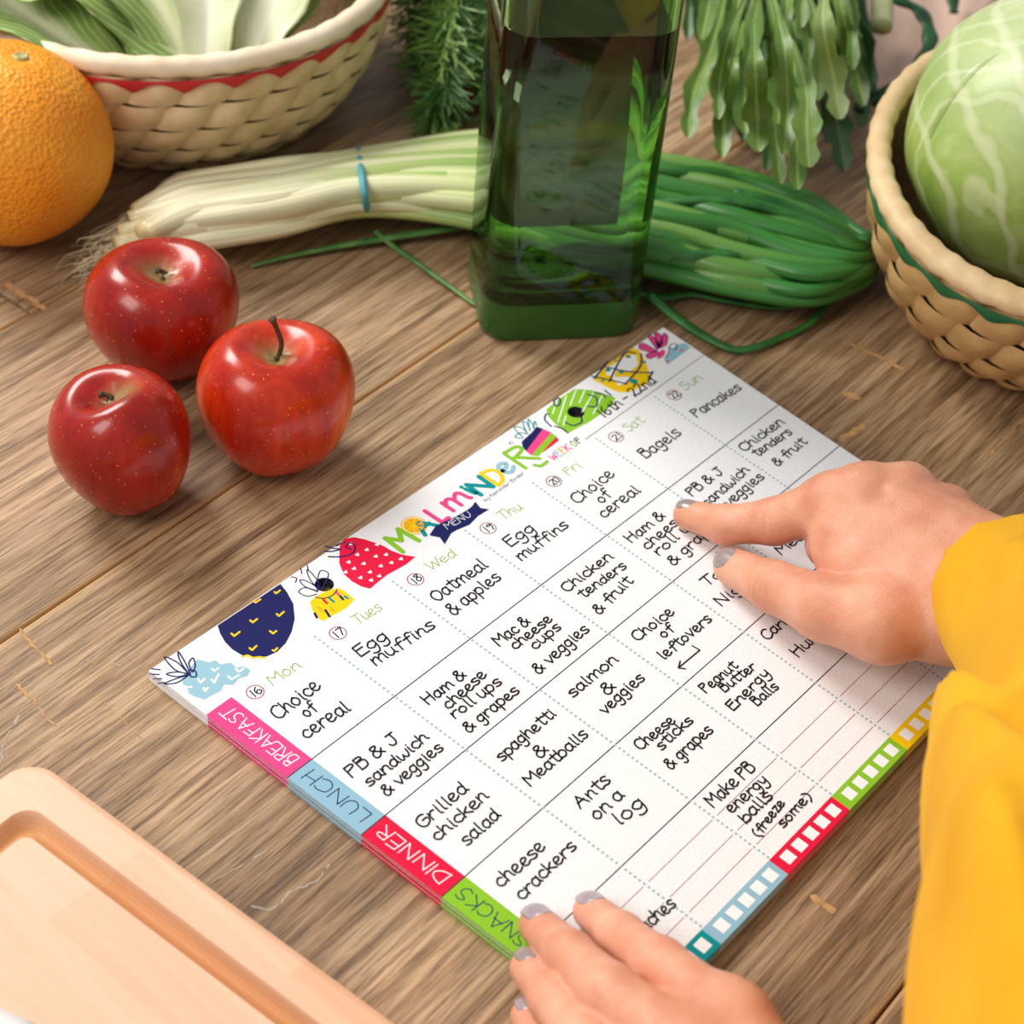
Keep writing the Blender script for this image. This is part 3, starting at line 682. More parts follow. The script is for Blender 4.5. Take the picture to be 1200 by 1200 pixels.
def apple(px, py, rp, tilt, rz, label, mat, stem=1.0, height=0.93, taper=0.20, squash=0.0):
    lo, hi = 0.005, 0.2
    for _ in range(50):
        m = (lo + hi) / 2; X = P(px, py, m * height); dep = -(RC.inverted() @ (X - CAM)).z
        if rp / F * dep > m: lo = m
        else: hi = m
    R = m; c = P(px, py, R * height)
    prof = []
    N = 44
    for i in range(N + 1):
        a = math.pi * i / N                               # 0 at the bottom, pi on top
        r = math.sin(a); z = -math.cos(a)
        body = (1 - taper * (0.5 - 0.5 * z)) * (r ** 0.88)
        top = max(0, z); bot = max(0, -z)
        zz_ = z * height - 0.36 * math.exp(-(r / 0.31) ** 1.8) * (z > 0) + 0.22 * math.exp(-(r / 0.20) ** 2) * (z < 0)
        prof.append((max(body, 1e-4) * R, (zz_ + height) * R))
    def mod(r, z, a):
        k = z / (2 * R * height)
        lob = 1 + 0.032 * math.cos(5 * a + 0.5) * (1 - k) ** 1.5 + 0.02 * math.cos(2 * a + rz) + 0.012 * math.cos(3 * a + rz * 2) * k
        return r * lob, z + (0.035 * R * math.cos(a * 2 + rz) + 0.03 * R * math.cos(a + 1)) * k
    v, f, u = lathe(prof, 64, mod)
    o = empty('apple', (c.x, c.y, 0), label, 'apple', 'red apples beside the notepad')
    Rm = Matrix.Translation((0, 0, R * height)) @ Matrix.Rotation(tilt, 4, (math.cos(rz), math.sin(rz), 0)) @ Matrix.Translation((0, 0, -R * height))
    v = [Rm @ p for p in v]; mz = min(p.z for p in v); v = [p - Vector((0, 0, mz)) for p in v]
    s = mk('flesh', v, f, mat, None, smooth=True); s.parent = o
    base = R * height * 2 - 0.36 * R; L = stem * R
    pth = [Vector((0, 0, base)), Vector((0.002, 0, base + L * .35)), Vector((0.001, 0.002, base + L * .7)), Vector((-0.001, 0.003, base + L))]
    pth = [Rm @ p - Vector((0, 0, mz)) for p in catmull(pth, 4)]
    v, f, u = tube(pth, [0.0016] + [0.0011] * (len(pth) - 3) + [0.0016, 0.0019], 8)
    st = mk('stem', v, f, M_stem, None, smooth=True); st.parent = o
    return o
MA = apple_material('apple_skin', (138, 14, 8), (176, 34, 14), (212, 82, 28))
MB = apple_material('apple_skin_bright', (168, 24, 8), (208, 56, 16), (240, 124, 34))
apple(189, 362, 98, 0.10, 0.6, 'red apple furthest from the notepad, touching the spring onion roots', MA, 0.08, 0.86)
apple(143, 516, 92, 0.22, 3.6, 'smallest dark red apple, nearest the wooden cutting board', MA, 0.12, 0.98)
apple(323, 463, 100, 0.05, 1.2, 'bright red apple with a long brown stem and orange blush', MB, 0.54, 0.95)

def orange_fruit():
    t = NT('orange_peel'); vo = t.n('ShaderNodeTexVoronoi', i_Scale=420.0); tc = t.coord(); t.l(tc, vo.inputs['Vector'])
    n = t.noise(tc, 24, 3); col = t.ramp(n, [(0.3, lin((240, 140, 18))), (0.7, lin((252, 172, 40)))])
    t.l(col, t.b.inputs['Base Color']); t.set(Roughness=0.42)
    n2 = t.noise(tc, 330, 3, 0.6); ad = t.n('ShaderNodeMath', operation='ADD'); t.l(vo.outputs['Distance'], ad.inputs[0]); t.l(n2, ad.inputs[1])
    t.bump(ad.outputs[0], 0.5, 0.0016); t.b.inputs['Subsurface Weight'].default_value = 0.08; t.b.inputs['Subsurface Radius'].default_value = (0.005, 0.002, 0.0005)
    px, py, rp = 8, 168, 123
    lo, hi = 0.005, 0.2
    for _ in range(50):
        m = (lo + hi) / 2; X = P(px, py, m * 0.96); dep = -(RC.inverted() @ (X - CAM)).z
        if rp / F * dep > m: lo = m
        else: hi = m
    R = m; c = P(px, py, R * 0.96)
    prof = [(max(math.sin(math.pi * i / 48), 1e-4) * R, (-math.cos(math.pi * i / 48) * 0.96 + 0.96 - 0.05 * math.exp(-(math.sin(math.pi * i / 48) / 0.10) ** 2) * (i > 24)) * R) for i in range(49)]
    v, f, u = lathe(prof, 72, lambda r, z, a: (r * (1 + 0.012 * math.cos(2 * a) + 0.006 * math.cos(7 * a)), z))
    o = empty('orange', (c.x, c.y, 0), 'large whole orange with a dimpled peel in front of the lettuce basket', 'orange')
    d = (CAM - Vector((c.x, c.y, R))); tilt = 0.0
    top = (P(22, 82, 0.088) - Vector((c.x, c.y, 0.96 * R))); top.normalize()
    q = Vector((0, 0, 1)).rotation_difference(top).to_matrix().to_4x4(); M4 = Matrix.Translation((0, 0, R * 0.96)) @ q @ Matrix.Translation((0, 0, -R * 0.96))
    v = [M4 @ p for p in v]
    s = mk('peel', v, f, t.m, None, smooth=True); s.parent = o
    v, f, u = lathe([(0.0001, 0), (0.0034, 0.0003), (0.0042, 0.0012), (0.003, 0.0022), (0.0016, 0.0016), (0.0001, 0.0014)], 7, lambda r, z, a: (r * (1 + 0.15 * math.cos(5 * a)), z))
    v = [M4 @ (p + Vector((0, 0, 2 * 0.96 * R - 0.05 * R))) for p in v]
    s = mk('calyx', v, f, flat('calyx', (196, 186, 120), 0.7, 0.1, 500), None); s.parent = o
orange_fruit()

# ------------------------------------------------------------------ wooden cutting board (lower left)
def cutting_board():
    t = NT('maple'); bc = t.coord('Object')
    br = t.n('ShaderNodeTexBrick', i_Scale=1.0, i_Mortar_Size=0.0); br.offset = 0.37
    br.inputs['Color1'].default_value = lin((255, 228, 204)); br.inputs['Color2'].default_value = lin((244, 200, 170)); br.inputs['Brick Width'].default_value = 0.115; br.inputs['Row Height'].default_value = 0.042
    mp = t.n('ShaderNodeMapping'); mp.inputs['Rotation'].default_value = (0, 0, 1.57); t.l(bc, mp.inputs[0]); t.l(mp.outputs[0], br.inputs['Vector'])
    g = t.noise(t.coord('Object', (160, 9, 60)), 1.0, 6, 0.6, 0.6); gr = t.ramp(g, [(0.3, (0.93, 0.88, 0.82, 1)), (0.6, (1.04, 1.04, 1.04, 1))])
    col = t.mix(0.8, br.outputs['Color'], gr, 'MULTIPLY')
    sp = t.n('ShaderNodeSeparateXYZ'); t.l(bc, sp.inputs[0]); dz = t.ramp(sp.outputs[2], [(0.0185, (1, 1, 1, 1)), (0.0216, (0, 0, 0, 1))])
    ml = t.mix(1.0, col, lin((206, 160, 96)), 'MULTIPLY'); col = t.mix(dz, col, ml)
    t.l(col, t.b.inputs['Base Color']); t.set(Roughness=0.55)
    zt = 0.022
    K = P(36, 880, zt); E2 = P(470, 1200, zt); d1 = (E2 - K); d1.z = 0; d1.normalize(); d2 = Vector((d1.y, -d1.x, 0))   # d1 towards the viewer's right, d2 to the left
    if d2.x > 0: d2 = -d2
    Lx, Ly = 0.30, 0.40
    def ring(inset, rad, z):
        out = []; n = 8
        x0, x1, y0, y1 = inset, Lx - inset, inset, Ly - inset
        for cx, cy, a0 in ((x1 - rad, y1 - rad, 0), (x0 + rad, y1 - rad, 90), (x0 + rad, y0 + rad, 180), (x1 - rad, y0 + rad, 270)):
            for k in range(n + 1):
                a = math.radians(a0 + 90 * k / n); p = K + d2 * (cx + rad * math.cos(a)) + d1 * (cy + rad * math.sin(a)); out.append(Vector((p.x, p.y, z)))
        return out
    rings = [ring(0.002, .012, 0), ring(0, .013, .002), ring(0, .013, zt - .003), ring(0.001, .0125, zt - .001), ring(0.0035, .011, zt)]
    gi = 0.0165; gw = 0.0095
    for k in range(9):
        a = k / 8; rings.append(ring(gi + gw * a, max(.004, .008 - gw * a * 0.4), zt - 0.0052 * math.sin(math.pi * a) ** 0.8))
    n = len(rings[0]); V = [p for r in rings for p in r]
    Fc = [(i * n + k, i * n + (k + 1) % n, (i + 1) * n + (k + 1) % n, (i + 1) * n + k) for i in range(len(rings) - 1) for k in range(n)]
    Fc.append(tuple((len(rings) - 1) * n + k for k in range(n))); Fc.append(tuple(range(n - 1, -1, -1)))
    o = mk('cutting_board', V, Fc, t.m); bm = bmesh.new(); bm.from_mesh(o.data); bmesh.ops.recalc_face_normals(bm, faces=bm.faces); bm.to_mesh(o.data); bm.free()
    tag(o, 'pale wooden cutting board with rounded corner and carved juice groove', 'cutting board')
    # folded white napkin lying on the board, only a corner in view
    q = [P(-40, 1165, zt), P(46, 1204, zt)]; e1 = (q[1] - q[0]).normalized(); e2 = Vector((e1.y, -e1.x, 0))
    if (e2.x > 0): e2 = -e2
    e2 = (P(-30, 1260, zt) - P(0, 1185, zt)).normalized()
    V = []; Fc = []; nn = 14
    for j in range(nn + 1):
        for i in range(nn + 1):
            p = P(46, 1204, zt) - e1 * (0.10 * i / nn) + e2 * (0.08 * j / nn); p.z = zt + 0.0012 + 0.0025 * abs(math.sin(i * 0.6 + j * 0.3)) * min(1, j / 3); V.append(p)
    for j in range(nn):
        for i in range(nn): a = j * (nn + 1) + i; Fc.append((a, a + 1, a + nn + 2, a + nn + 1))
    o = mk('napkin', V, Fc, flat('white_cloth', (240, 238, 240), 0.8, 0.02, 200), smooth=True); md = o.modifiers.new('s', 'SOLIDIFY'); md.thickness = 0.0010
    tag(o, 'white cloth napkin lying on the near end of the cutting board', 'napkin')
cutting_board()

# ------------------------------------------------------------------ baskets
def straw(name, a, b):
    t = NT(name); n = t.noise(t.coord('Object', (60, 60, 60), rnd=True), 1.0, 4); t.l(t.ramp(n, [(0.3, lin(a)), (0.7, lin(b))]), t.b.inputs['Base Color']); t.set(Roughness=0.5); t.bump(n, 0.2, 0.001); return t.m
def basket(name, c, R, rb, h, ns, rows, label, msplint, mrim, mtrim, trim_name, rim_r=0.0075, phase=0.0, scallop=0, oval=None):
    o = empty(name, (c.x, c.y, 0), label, 'basket')
    def prof(t): return rb + (R - rb) * (math.sin(t * math.pi / 2) ** 0.75), h * (t ** 1.15)
    # closed inner shell
    pr = [(0.0005, 0.004)] + [(prof(i / 10)[0] - 0.0025, prof(i / 10)[1] + 0.004) for i in range(11)]
    ou = [(prof(i / 10)[0] - 0.0045, prof(i / 10)[1] + 0.001) for i in range(10, -1, -1)] + [(0.0005, 0.001)]
    v, f, u = lathe(pr[:-1] + ou, 72); s = mk('bowl', v, f, flat(name + '_inner', (150, 118, 76), 0.8, 0.2, 200), None, smooth=True); s.parent = o
    me = None
    for r in range(rows):
        t0 = (r + 0.02) / rows * 0.97; t1 = (r + 0.98) / rows * 0.97
        V = []; Fc = []; n = 6; m = 4
        for j in range(m + 1):
            rr, z = prof(t0 + (t1 - t0) * j / m)
            for i in range(n + 1):
                a = (i / n - 0.5) * 2 * math.pi / ns * 1.16; sk = (j / m - 0.5) * 0.30 * 2 * math.pi / ns
                b = 0.0048 * (math.cos((i / n - 0.5) * math.pi) ** 0.8 if 0 < i < n else 0) * (0.55 + 0.45 * math.sin(math.pi * (j + 0.5) / (m + 1))) - 0.0005
                V.append(Vector(((rr + b) * math.cos(a + sk), (rr + b) * math.sin(a + sk), z)))
        for j in range(m):
            for i in range(n): a = j * (n + 1) + i; Fc.append((a, a + 1, a + n + 2, a + n + 1))
        me = bpy.data.meshes.new('splint'); me.from_pydata([tuple(p) for p in V], [], Fc); me.materials.append(msplint); me.polygons.foreach_set('use_smooth', [True] * len(Fc)); me.update()
        for k in range(ns):
            s = bpy.data.objects.new('splint', me); COL.objects.link(s); s.parent = o; s.rotation_euler.z = phase + 2 * math.pi * (k + 0.5 * (r % 2)) / ns
    # rim with a wrapped binding
    V = []; Fc = []; N = 200; m = 12
    for k in range(N):
        a = 2 * math.pi * k / N
        for j in range(m):
            b = 2 * math.pi * j / m; q = rim_r * (1 + 0.07 * math.sin(46 * a + b)); V.append(Vector(((R + q * 0.95 * math.cos(b)) * math.cos(a), (R + q * 0.95 * math.cos(b)) * math.sin(a), h + q * 0.9 * math.sin(b) + 0.002)))
    Fc = [(k * m + j, ((k + 1) % N) * m + j, ((k + 1) % N) * m + (j + 1) % m, k * m + (j + 1) % m) for k in range(N) for j in range(m)]
    s = mk('rim', V, Fc, mrim, None, smooth=True); s.parent = o
    # coloured ribbon woven just below the rim
    V = []; Fc = []; N = ns * 12; rr, _ = prof(0.9)
    for k in range(N):
        a = 2 * math.pi * k / N; w = 0.0018 + 0.0072 * abs(math.sin(ns * a / 2 + phase)) ** 2 * (1 if not scallop else 1.3)
        for z, q in ((h - rim_r * 0.7, 0.0024), (h - rim_r * 0.7 - w * 0.5, 0.0040), (h - rim_r * 0.7 - w, 0.0012)):
            r0 = R - (h - z) * 0.25 + .002; V.append(Vector(((r0 + q) * math.cos(a), (r0 + q) * math.sin(a), z)))
    Fc = [(k * 3 + j, ((k + 1) % N) * 3 + j, ((k + 1) % N) * 3 + j + 1, k * 3 + j + 1) for k in range(N) for j in range(2)]
    s = mk('ribbon', V, Fc, mtrim, None, smooth=True); s.parent = o; s['label'] = trim_name
    if oval: o.rotation_euler.z = oval[0]; o.scale = (oval[1], 1, 1)
    return o
M_straw = straw('pale_straw', (206, 178, 132), (236, 214, 172)); M_rim = straw('cream_rim', (232, 210, 178), (248, 234, 208)); M_straw2 = straw('tan_straw', (196, 150, 92), (224, 184, 126)); M_rim2 = straw('tan_rim', (220, 184, 134), (240, 212, 168))
bl = P(192, -50, 0.078)
basket('woven_basket', bl, 0.119, 0.078, 0.080, 30, 5, 'pale woven basket with a red ribbon under its rim, full of lettuce leaves', M_straw, M_rim, flat('red_ribbon', (204, 40, 44), 0.6), 'red ribbon', 0.0058)
brt = P(1258, 192, 0.074)
basket('woven_basket', brt, 0.094, 0.058, 0.074, 24, 4, 'tan woven basket with a green ribbon under its rim, holding a cabbage', M_straw2, M_rim2, flat('green_ribbon', (36, 110, 60), 0.6), 'green ribbon', 0.0062, 0.3, 1, (math.radians(21), 1.38))

# ------------------------------------------------------------------ cabbage in the right basket
def leaf_mat(name, c1, c2, vein, scale=(1, 1), rough=0.4, sss=0.0, along=None):
    t = NT(name); tc = t.n('ShaderNodeTexCoord'); sp = t.n('ShaderNodeSeparateXYZ'); t.l(tc.outputs['UV'], sp.inputs[0])
    n = t.noise(tc.outputs['Object'], 40, 4); col = t.ramp(n, [(0.3, lin(c1)), (0.7, lin(c2))])
    d = t.n('ShaderNodeMath', operation='SUBTRACT', i_1=0.5); t.l(sp.outputs[0], d.inputs[0]); ab = t.n('ShaderNodeMath', operation='ABSOLUTE'); t.l(d.outputs[0], ab.inputs[0])
    r = t.ramp(ab.outputs[0], [(0.02, (1, 1, 1, 1)), (scale[0] * 0.12, (0, 0, 0, 1))]); col = t.mix(r, col, lin(vein))
    # side veins run outward from the midrib
    c = t.n('ShaderNodeMath', operation='MULTIPLY_ADD', i_1=-1.1, i_2=0.0); t.l(ab.outputs[0], c.inputs[0]); a2 = t.n('ShaderNodeMath', operation='ADD'); t.l(c.outputs[0], a2.inputs[0]); t.l(sp.outputs[1], a2.inputs[1])
    m = t.n('ShaderNodeMath', operation='MULTIPLY', i_1=9.0); t.l(a2.outputs[0], m.inputs[0]); fr = t.n('ShaderNodeMath', operation='PINGPONG', i_1=0.5); t.l(m.outputs[0], fr.inputs[0])
    r2 = t.ramp(fr.outputs[0], [(0.0, (0.6, 0.6, 0.6, 1)), (0.10 * scale[1], (0, 0, 0, 1))]); col = t.mix(r2, col, lin(vein))
    if along:
        r3 = t.ramp(sp.outputs[1], along); col = t.mix(1.0, col, r3, 'MULTIPLY')
    t.l(col, t.b.inputs['Base Color']); t.set(Roughness=rough); t.bump(t.noise(tc.outputs['Object'], 90, 4), 0.3, 0.002)
    if sss: t.b.inputs['Subsurface Weight'].default_value = sss; t.b.inputs['Subsurface Radius'].default_value = (0.004, 0.005, 0.001)
    return t.m

def cabbage():
    t = NT('cabbage_leaf'); tc = t.coord()
    n = t.noise(tc, 20, 5, 0.6, 0.6); col = t.ramp(n, [(0.32, lin((122, 156, 60))), (0.52, lin((160, 186, 92))), (0.72, lin((200, 214, 148)))])
    # branching pale veins
    w = t.n('ShaderNodeTexWave', i_Scale=11.0, i_Distortion=6.0, i_Detail=3.0); w.inputs['Detail Scale'].default_value = 1.2
    mp = t.n('ShaderNodeMapping'); mp.inputs['Rotation'].default_value = (0.5, 0.3, 1.0); t.l(tc, mp.inputs[0]); t.l(mp.outputs[0], w.inputs[0])
    v1 = t.ramp(w.outputs['Fac'], [(0.86, (0, 0, 0, 1)), (0.99, (0.5, 0.5, 0.5, 1))]); col = t.mix(v1, col, lin((226, 230, 190)))
    w2 = t.n('ShaderNodeTexWave', i_Scale=22.0, i_Distortion=7.0, i_Detail=3.0); t.l(tc, w2.inputs[0])
    v2 = t.ramp(w2.outputs['Fac'], [(0.86, (0, 0, 0, 1)), (0.97, (0.4, 0.4, 0.4, 1))]); col = t.mix(v2, col, lin((222, 228, 186)))
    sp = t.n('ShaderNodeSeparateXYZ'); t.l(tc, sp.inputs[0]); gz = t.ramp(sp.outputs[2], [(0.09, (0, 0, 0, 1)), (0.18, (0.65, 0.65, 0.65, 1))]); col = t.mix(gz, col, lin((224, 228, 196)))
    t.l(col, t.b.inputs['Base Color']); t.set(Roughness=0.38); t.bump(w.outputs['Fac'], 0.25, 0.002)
    c = P(1252, 164, 0.090); R = 0.0750
    o = empty('cabbage', (c.x, c.y, 0.01), 'round pale green cabbage resting in the right-hand basket', 'cabbage')
    def shell(R, a0, a1, lift, ph, nm):
        V = []; Fc = []; n, m = 28, 28
        for j in range(m + 1):
            th = (j / m) * 2.3 + 0.02
            for i in range(n + 1):
                a = a0 + (a1 - a0) * i / n; e = abs(2 * i / n - 1)
                r = R * (1 + lift + 0.016 * math.sin(6 * a + ph + 2 * th) * e + 0.03 * max(0, e - 0.85) / 0.15 + 0.006 * math.sin(th * 9 + a * 2)) - (0.004 * e ** 4)
                V.append(Vector((r * math.sin(th) * math.cos(a), r * math.sin(th) * math.sin(a), c.z + r * 0.93 * math.cos(th))))
        for j in range(m):
            for i in range(n): q = j * (n + 1) + i; Fc.append((q, q + 1, q + n + 2, q + n + 1))
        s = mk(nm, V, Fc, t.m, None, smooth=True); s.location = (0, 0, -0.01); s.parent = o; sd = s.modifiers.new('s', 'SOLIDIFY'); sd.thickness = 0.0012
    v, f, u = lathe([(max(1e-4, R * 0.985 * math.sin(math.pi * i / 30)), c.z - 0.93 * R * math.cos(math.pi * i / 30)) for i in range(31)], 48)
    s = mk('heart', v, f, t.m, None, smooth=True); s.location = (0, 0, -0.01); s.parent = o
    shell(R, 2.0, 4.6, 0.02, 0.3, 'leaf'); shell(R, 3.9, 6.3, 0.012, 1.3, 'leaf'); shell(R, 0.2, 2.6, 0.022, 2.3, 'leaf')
cabbage()

# ------------------------------------------------------------------ lettuce in the left basket
M_lett = leaf_mat('lettuce_leaf', (112, 150, 62), (172, 196, 110), (236, 236, 200), (1.6, 1.4), 0.4)
M_lett_pale = leaf_mat('lettuce_rib', (196, 210, 150), (226, 230, 190), (244, 244, 220), (3.0, 1.0), 0.4)
head = empty('lettuce', (bl.x, bl.y, 0.01), 'loose head of green and pale ribbed lettuce leaves filling the left basket', 'lettuce')
def lettuce(label, pts, wmax, mat, ph, up=(0, 0, 1)):
    path = [Vector(p) for p in catmull(pts, 11)]
    v, f, u = blade(path, lambda t: wmax * (0.22 + 0.78 * math.sin(min(1, t * 1.15) * math.pi / 2) ** 1.2) * (1 - max(0, t - 0.82) / 0.18 * 0.55) * (1 + 0.07 * math.sin(t * 41 + ph)), Vector(up), 18, 0.25, 0.17, 3.2, ph=ph)
    o = mk('leaf', v, f, mat, head, smooth=True, uv=u); sd = o.modifiers.new('s', 'SOLIDIFY'); sd.thickness = 0.0009
    o['label'] = label; return o
def bp(dx, dy, z): return (bl.x + dx, bl.y + dy, z)
fx, fy = 0.776, 0.631                       # direction away from the viewer on the table; (0.665,-0.745) runs to the right
def br_(r, f, z): return bp(0.665 * r + fx * f, -0.745 * r + fy * f, z)
lettuce('dark green crinkled lettuce leaf at the left side of the basket', [br_(.045, -.085, .05), br_(-.01, -.06, .085), br_(-.06, -.04, .10), br_(-.11, -.02, .12)], 0.055, M_lett, 0.4)
lettuce('green lettuce leaf bulging over the front of the basket', [br_(.035, -.088, .05), br_(.0, -.05, .09), br_(-.045, .0, .11), br_(-.08, .05, .13)], 0.048, M_lett, 1.9)
lettuce('pale ribbed lettuce leaf in the middle of the basket', [br_(.035, -.085, .055), br_(.03, -.045, .095), br_(.01, .02, .12), br_(-.02, .09, .15)], 0.034, M_lett_pale, 2.9)
lettuce('pale lettuce leaf with a wide white rib leaning to the right', [br_(.055, -.075, .055), br_(.065, -.035, .09), br_(.06, .03, .115), br_(.05, .10, .14)], 0.036, M_lett_pale, 4.2)
lettuce('yellow green frilly lettuce leaf behind the white ribs', [br_(.060, -.05, .055), br_(.075, -.01, .080), br_(.09, .05, .10), br_(.10, .10, .12)], 0.034, M_lett, 5.5)
lettuce('broad dark lettuce leaf lying along the front left rim', [br_(.01, -.098, .055), br_(-.04, -.09, .082), br_(-.08, -.06, .095), br_(-.105, -.01, .105)], 0.042, M_lett, 1.2)
lettuce('curled green lettuce leaf under the first one by the rim', [br_(-.01, -.10, .05), br_(-.02, -.06, .075), br_(-.03, .0, .095), br_(-.02, .06, .10)], 0.060, M_lett, 3.3)
lettuce('loose lettuce leaf tucked under the right side of the rim', [br_(-.02, -.02, .04), br_(-.06, .02, .07), br_(-.09, .06, .09), br_(-.11, .10, .11)], 0.055, M_lett, 0.1)

# ------------------------------------------------------------------ oil bottle
def bottle():
    e1 = Vector((0.774, -0.633, 0)); e2 = Vector((0.633, 0.774, 0)); b1 = Vector((0.242, 0.009, 0)); w, dp = 0.079, 0.062
    c = b1 + e1 * (0.0355) + e2 * (dp / 2 - 0.004) + Vector((-0.0056, 0.0032, 0))
    o = empty('glass_bottle', (c.x, c.y, 0), 'dark green square glass bottle of oil standing behind the notepad', 'bottle')
    def ring(s, r, z, rx=0.0):
        out = []; n = 7; hx = w / 2 * s - rx; hy = dp / 2 * s - rx * dp / w; r = min(r, hx - .0005, hy - .0005)
        for cx, cy, a0 in ((hx - r, hy - r, 0), (-hx + r, hy - r, 90), (-hx + r, -hy + r, 180), (hx - r, -hy + r, 270)):
            for k in range(n + 1):
                a = math.radians(a0 + 90 * k / n); p = e1 * (cx + r * math.cos(a)) + e2 * (cy + r * math.sin(a)); out.append(Vector((p.x, p.y, z)))
        return out
    def circ(r, z): return [Vector((*(e1 * (r * math.cos(a)) + e2 * (r * math.sin(a))).xy, z)) for a in [math.radians(a0 + 90 * k / 7) for a0 in (0, 90, 180, 270) for k in range(8)]]
    def skin(rings, capb=True, capt=True, flip=False):
        n = len(rings[0]); V = [p for r in rings for p in r]
        Fc = [(i * n + k, i * n + (k + 1) % n, (i + 1) * n + (k + 1) % n, (i + 1) * n + k) for i in range(len(rings) - 1) for k in range(n)]
        if capb: Fc.append(tuple(range(n - 1, -1, -1)))
        if capt: Fc.append(tuple((len(rings) - 1) * n + k for k in range(n)))
        return V, Fc
    lo, hi = 0.05, 0.4
    # oil level: the height at which the near left edge is seen at pixel row 48
    best = min(((P(618, 48, z).xy - (c - e1 * w / 2 - e2 * dp / 2).xy).length, z) for z in np.linspace(0.08, 0.30, 200)); zl = best[1]
    g = NT('green_glass'); g.t.nodes.remove(g.b); gb = g.n('ShaderNodeBsdfGlass', i_IOR=1.5, i_Roughness=0.0); gb.inputs['Color'].default_value = (0.80, 0.93, 0.74, 1)
    out = g.t.nodes['Material Output']; g.l(gb.outputs[0], out.inputs['Surface'])
    outer = [ring(1, .015, 0.0220), ring(1, .015, 0.0225), ring(1, .015, 0.10), ring(1, .015, 0.205), ring(0.94, .018, 0.222), circ(.024, 0.240), circ(.0135, 0.252), circ(.0130, .292), circ(.0155, .294), circ(.0155, .303), circ(.0125, .304)]
    t_ = 0.0030
    inner = [circ(.0095, .304), circ(.0095, .252), circ(.020, 0.238), ring(0.94, .015, 0.219, t_), ring(1, .012, 0.203, t_), ring(1, .012, 0.10, t_), ring(1, .012, 0.027, t_), ring(0.93, .012, 0.0245, t_), ring(0.5, .010, 0.0250, 0)]
    V, Fc = skin(outer + inner, True, True)
    s = mk('glass_body', V, Fc, g.m, None, smooth=True); s.parent = o; bm = bmesh.new(); bm.from_mesh(s.data); bmesh.ops.recalc_face_normals(bm, faces=bm.faces); bm.to_mesh(s.data); bm.free()
    q = NT('oil'); q.t.nodes.remove(q.b); qb = q.n('ShaderNodeBsdfGlass', i_IOR=1.46); qb.inputs['Color'].default_value = (0.97, 1, 0.95, 1); va = q.n('ShaderNodeVolumeAbsorption', i_Density=18.0); va.inputs['Color'].default_value = (0.36, 0.66, 0.22, 1)
    out = q.t.nodes['Material Output']; q.l(qb.outputs[0], out.inputs['Surface']); q.l(va.outputs[0], out.inputs['Volume'])
    u = t_ - 0.0002
    V, Fc = skin([ring(0.93, .012, 0.0244, u), ring(1, .012, 0.027, u), ring(1, .012, 0.10, u), ring(1, .012, zl, u)])
    s = mk('oil', V, Fc, q.m, None, smooth=False); s.parent = o; s.data.polygons.foreach_set('use_smooth', [len(f.vertices) == 4 for f in s.data.polygons])
    bs = NT('lit_base_glass'); bs.b.inputs['Base Color'].default_value = lin((74, 156, 58)); bs.set(Roughness=0.22, IOR=1.5, Transmission_Weight=0.72)  # light gathered in the thick base is put into this brighter green
    V, Fc = skin([ring(0.93, .014, 0.0), ring(0.985, .015, 0.0012), ring(1, .015, 0.004), ring(1, .015, 0.0218)])
    s = mk('base', V, Fc, bs.m, None, smooth=False); s.parent = o; s['label'] = 'thick bright green glass base'
    # paper label on the far side, seen through the oil
    V = []; 
    for z in (0.040, 0.060, 0.145, 0.158):
        for i in range(7):
            k = -1 + i / 3; p = e1 * (k * 0.029) + e2 * (dp / 2 + 0.0004); V.append(Vector((p.x, p.y, z)))
    Fc = [(j * 7 + i, j * 7 + i + 1, j * 7 + i + 8, j * 7 + i + 7) for j in range(3) for i in range(6)]
    s = mk('label', V, Fc, flat('label_paper', (206, 204, 176), 0.7), None); s.parent = o
    v, f, uu = lathe([(.0005, .296), (.0175, .296), (.0180, .298), (.0180, .322), (.0165, .325), (.0005, .325)], 32); s = mk('cap', v, f, flat('black_cap', (26, 26, 26), 0.4), None); s.parent = o
bottle()

# ------------------------------------------------------------------ spring onions
def onion_mat():
    t = NT('spring_onion'); tc = t.n('ShaderNodeTexCoord'); sp = t.n('ShaderNodeSeparateXYZ'); t.l(tc.outputs['UV'], sp.inputs[0])
    col = t.ramp(sp.outputs[1], [(0.0, lin((214, 196, 152))), (0.05, lin((238, 230, 204))), (0.20, lin((232, 230, 196))), (0.29, lin((196, 212, 140))), (0.40, lin((122, 168, 82))), (0.54, lin((62, 132, 54))), (1.0, lin((36, 106, 46)))])
    mp = t.n('ShaderNodeMapping'); mp.inputs['Scale'].default_value = (26, 2.2, 1); t.l(tc.outputs['UV'], mp.inputs[0]); n = t.noise(mp.outputs[0], 1.0, 3)
    col = t.mix(0.8, col, t.ramp(n, [(0.35, (0.72, 0.76, 0.62, 1)), (0.65, (1.15, 1.12, 1.05, 1))]), 'MULTIPLY')
    t.l(col, t.b.inputs['Base Color']); t.set(Roughness=0.36); t.b.inputs['Subsurface Weight'].default_value = 0.06; t.b.inputs['Subsurface Radius'].default_value = (0.003, 0.004, 0.001)
    return t.m
M_on = onion_mat(); M_band = flat('rubber_band', (84, 168, 178), 0.5)
def green_mat(name, a, b, rough=0.4):
    t = NT(name); n = t.noise(t.coord(), 90, 3); t.l(t.ramp(n, [(0.3, lin(a)), (0.7, lin(b))]), t.b.inputs['Base Color']); t.set(Roughness=rough); return t.m
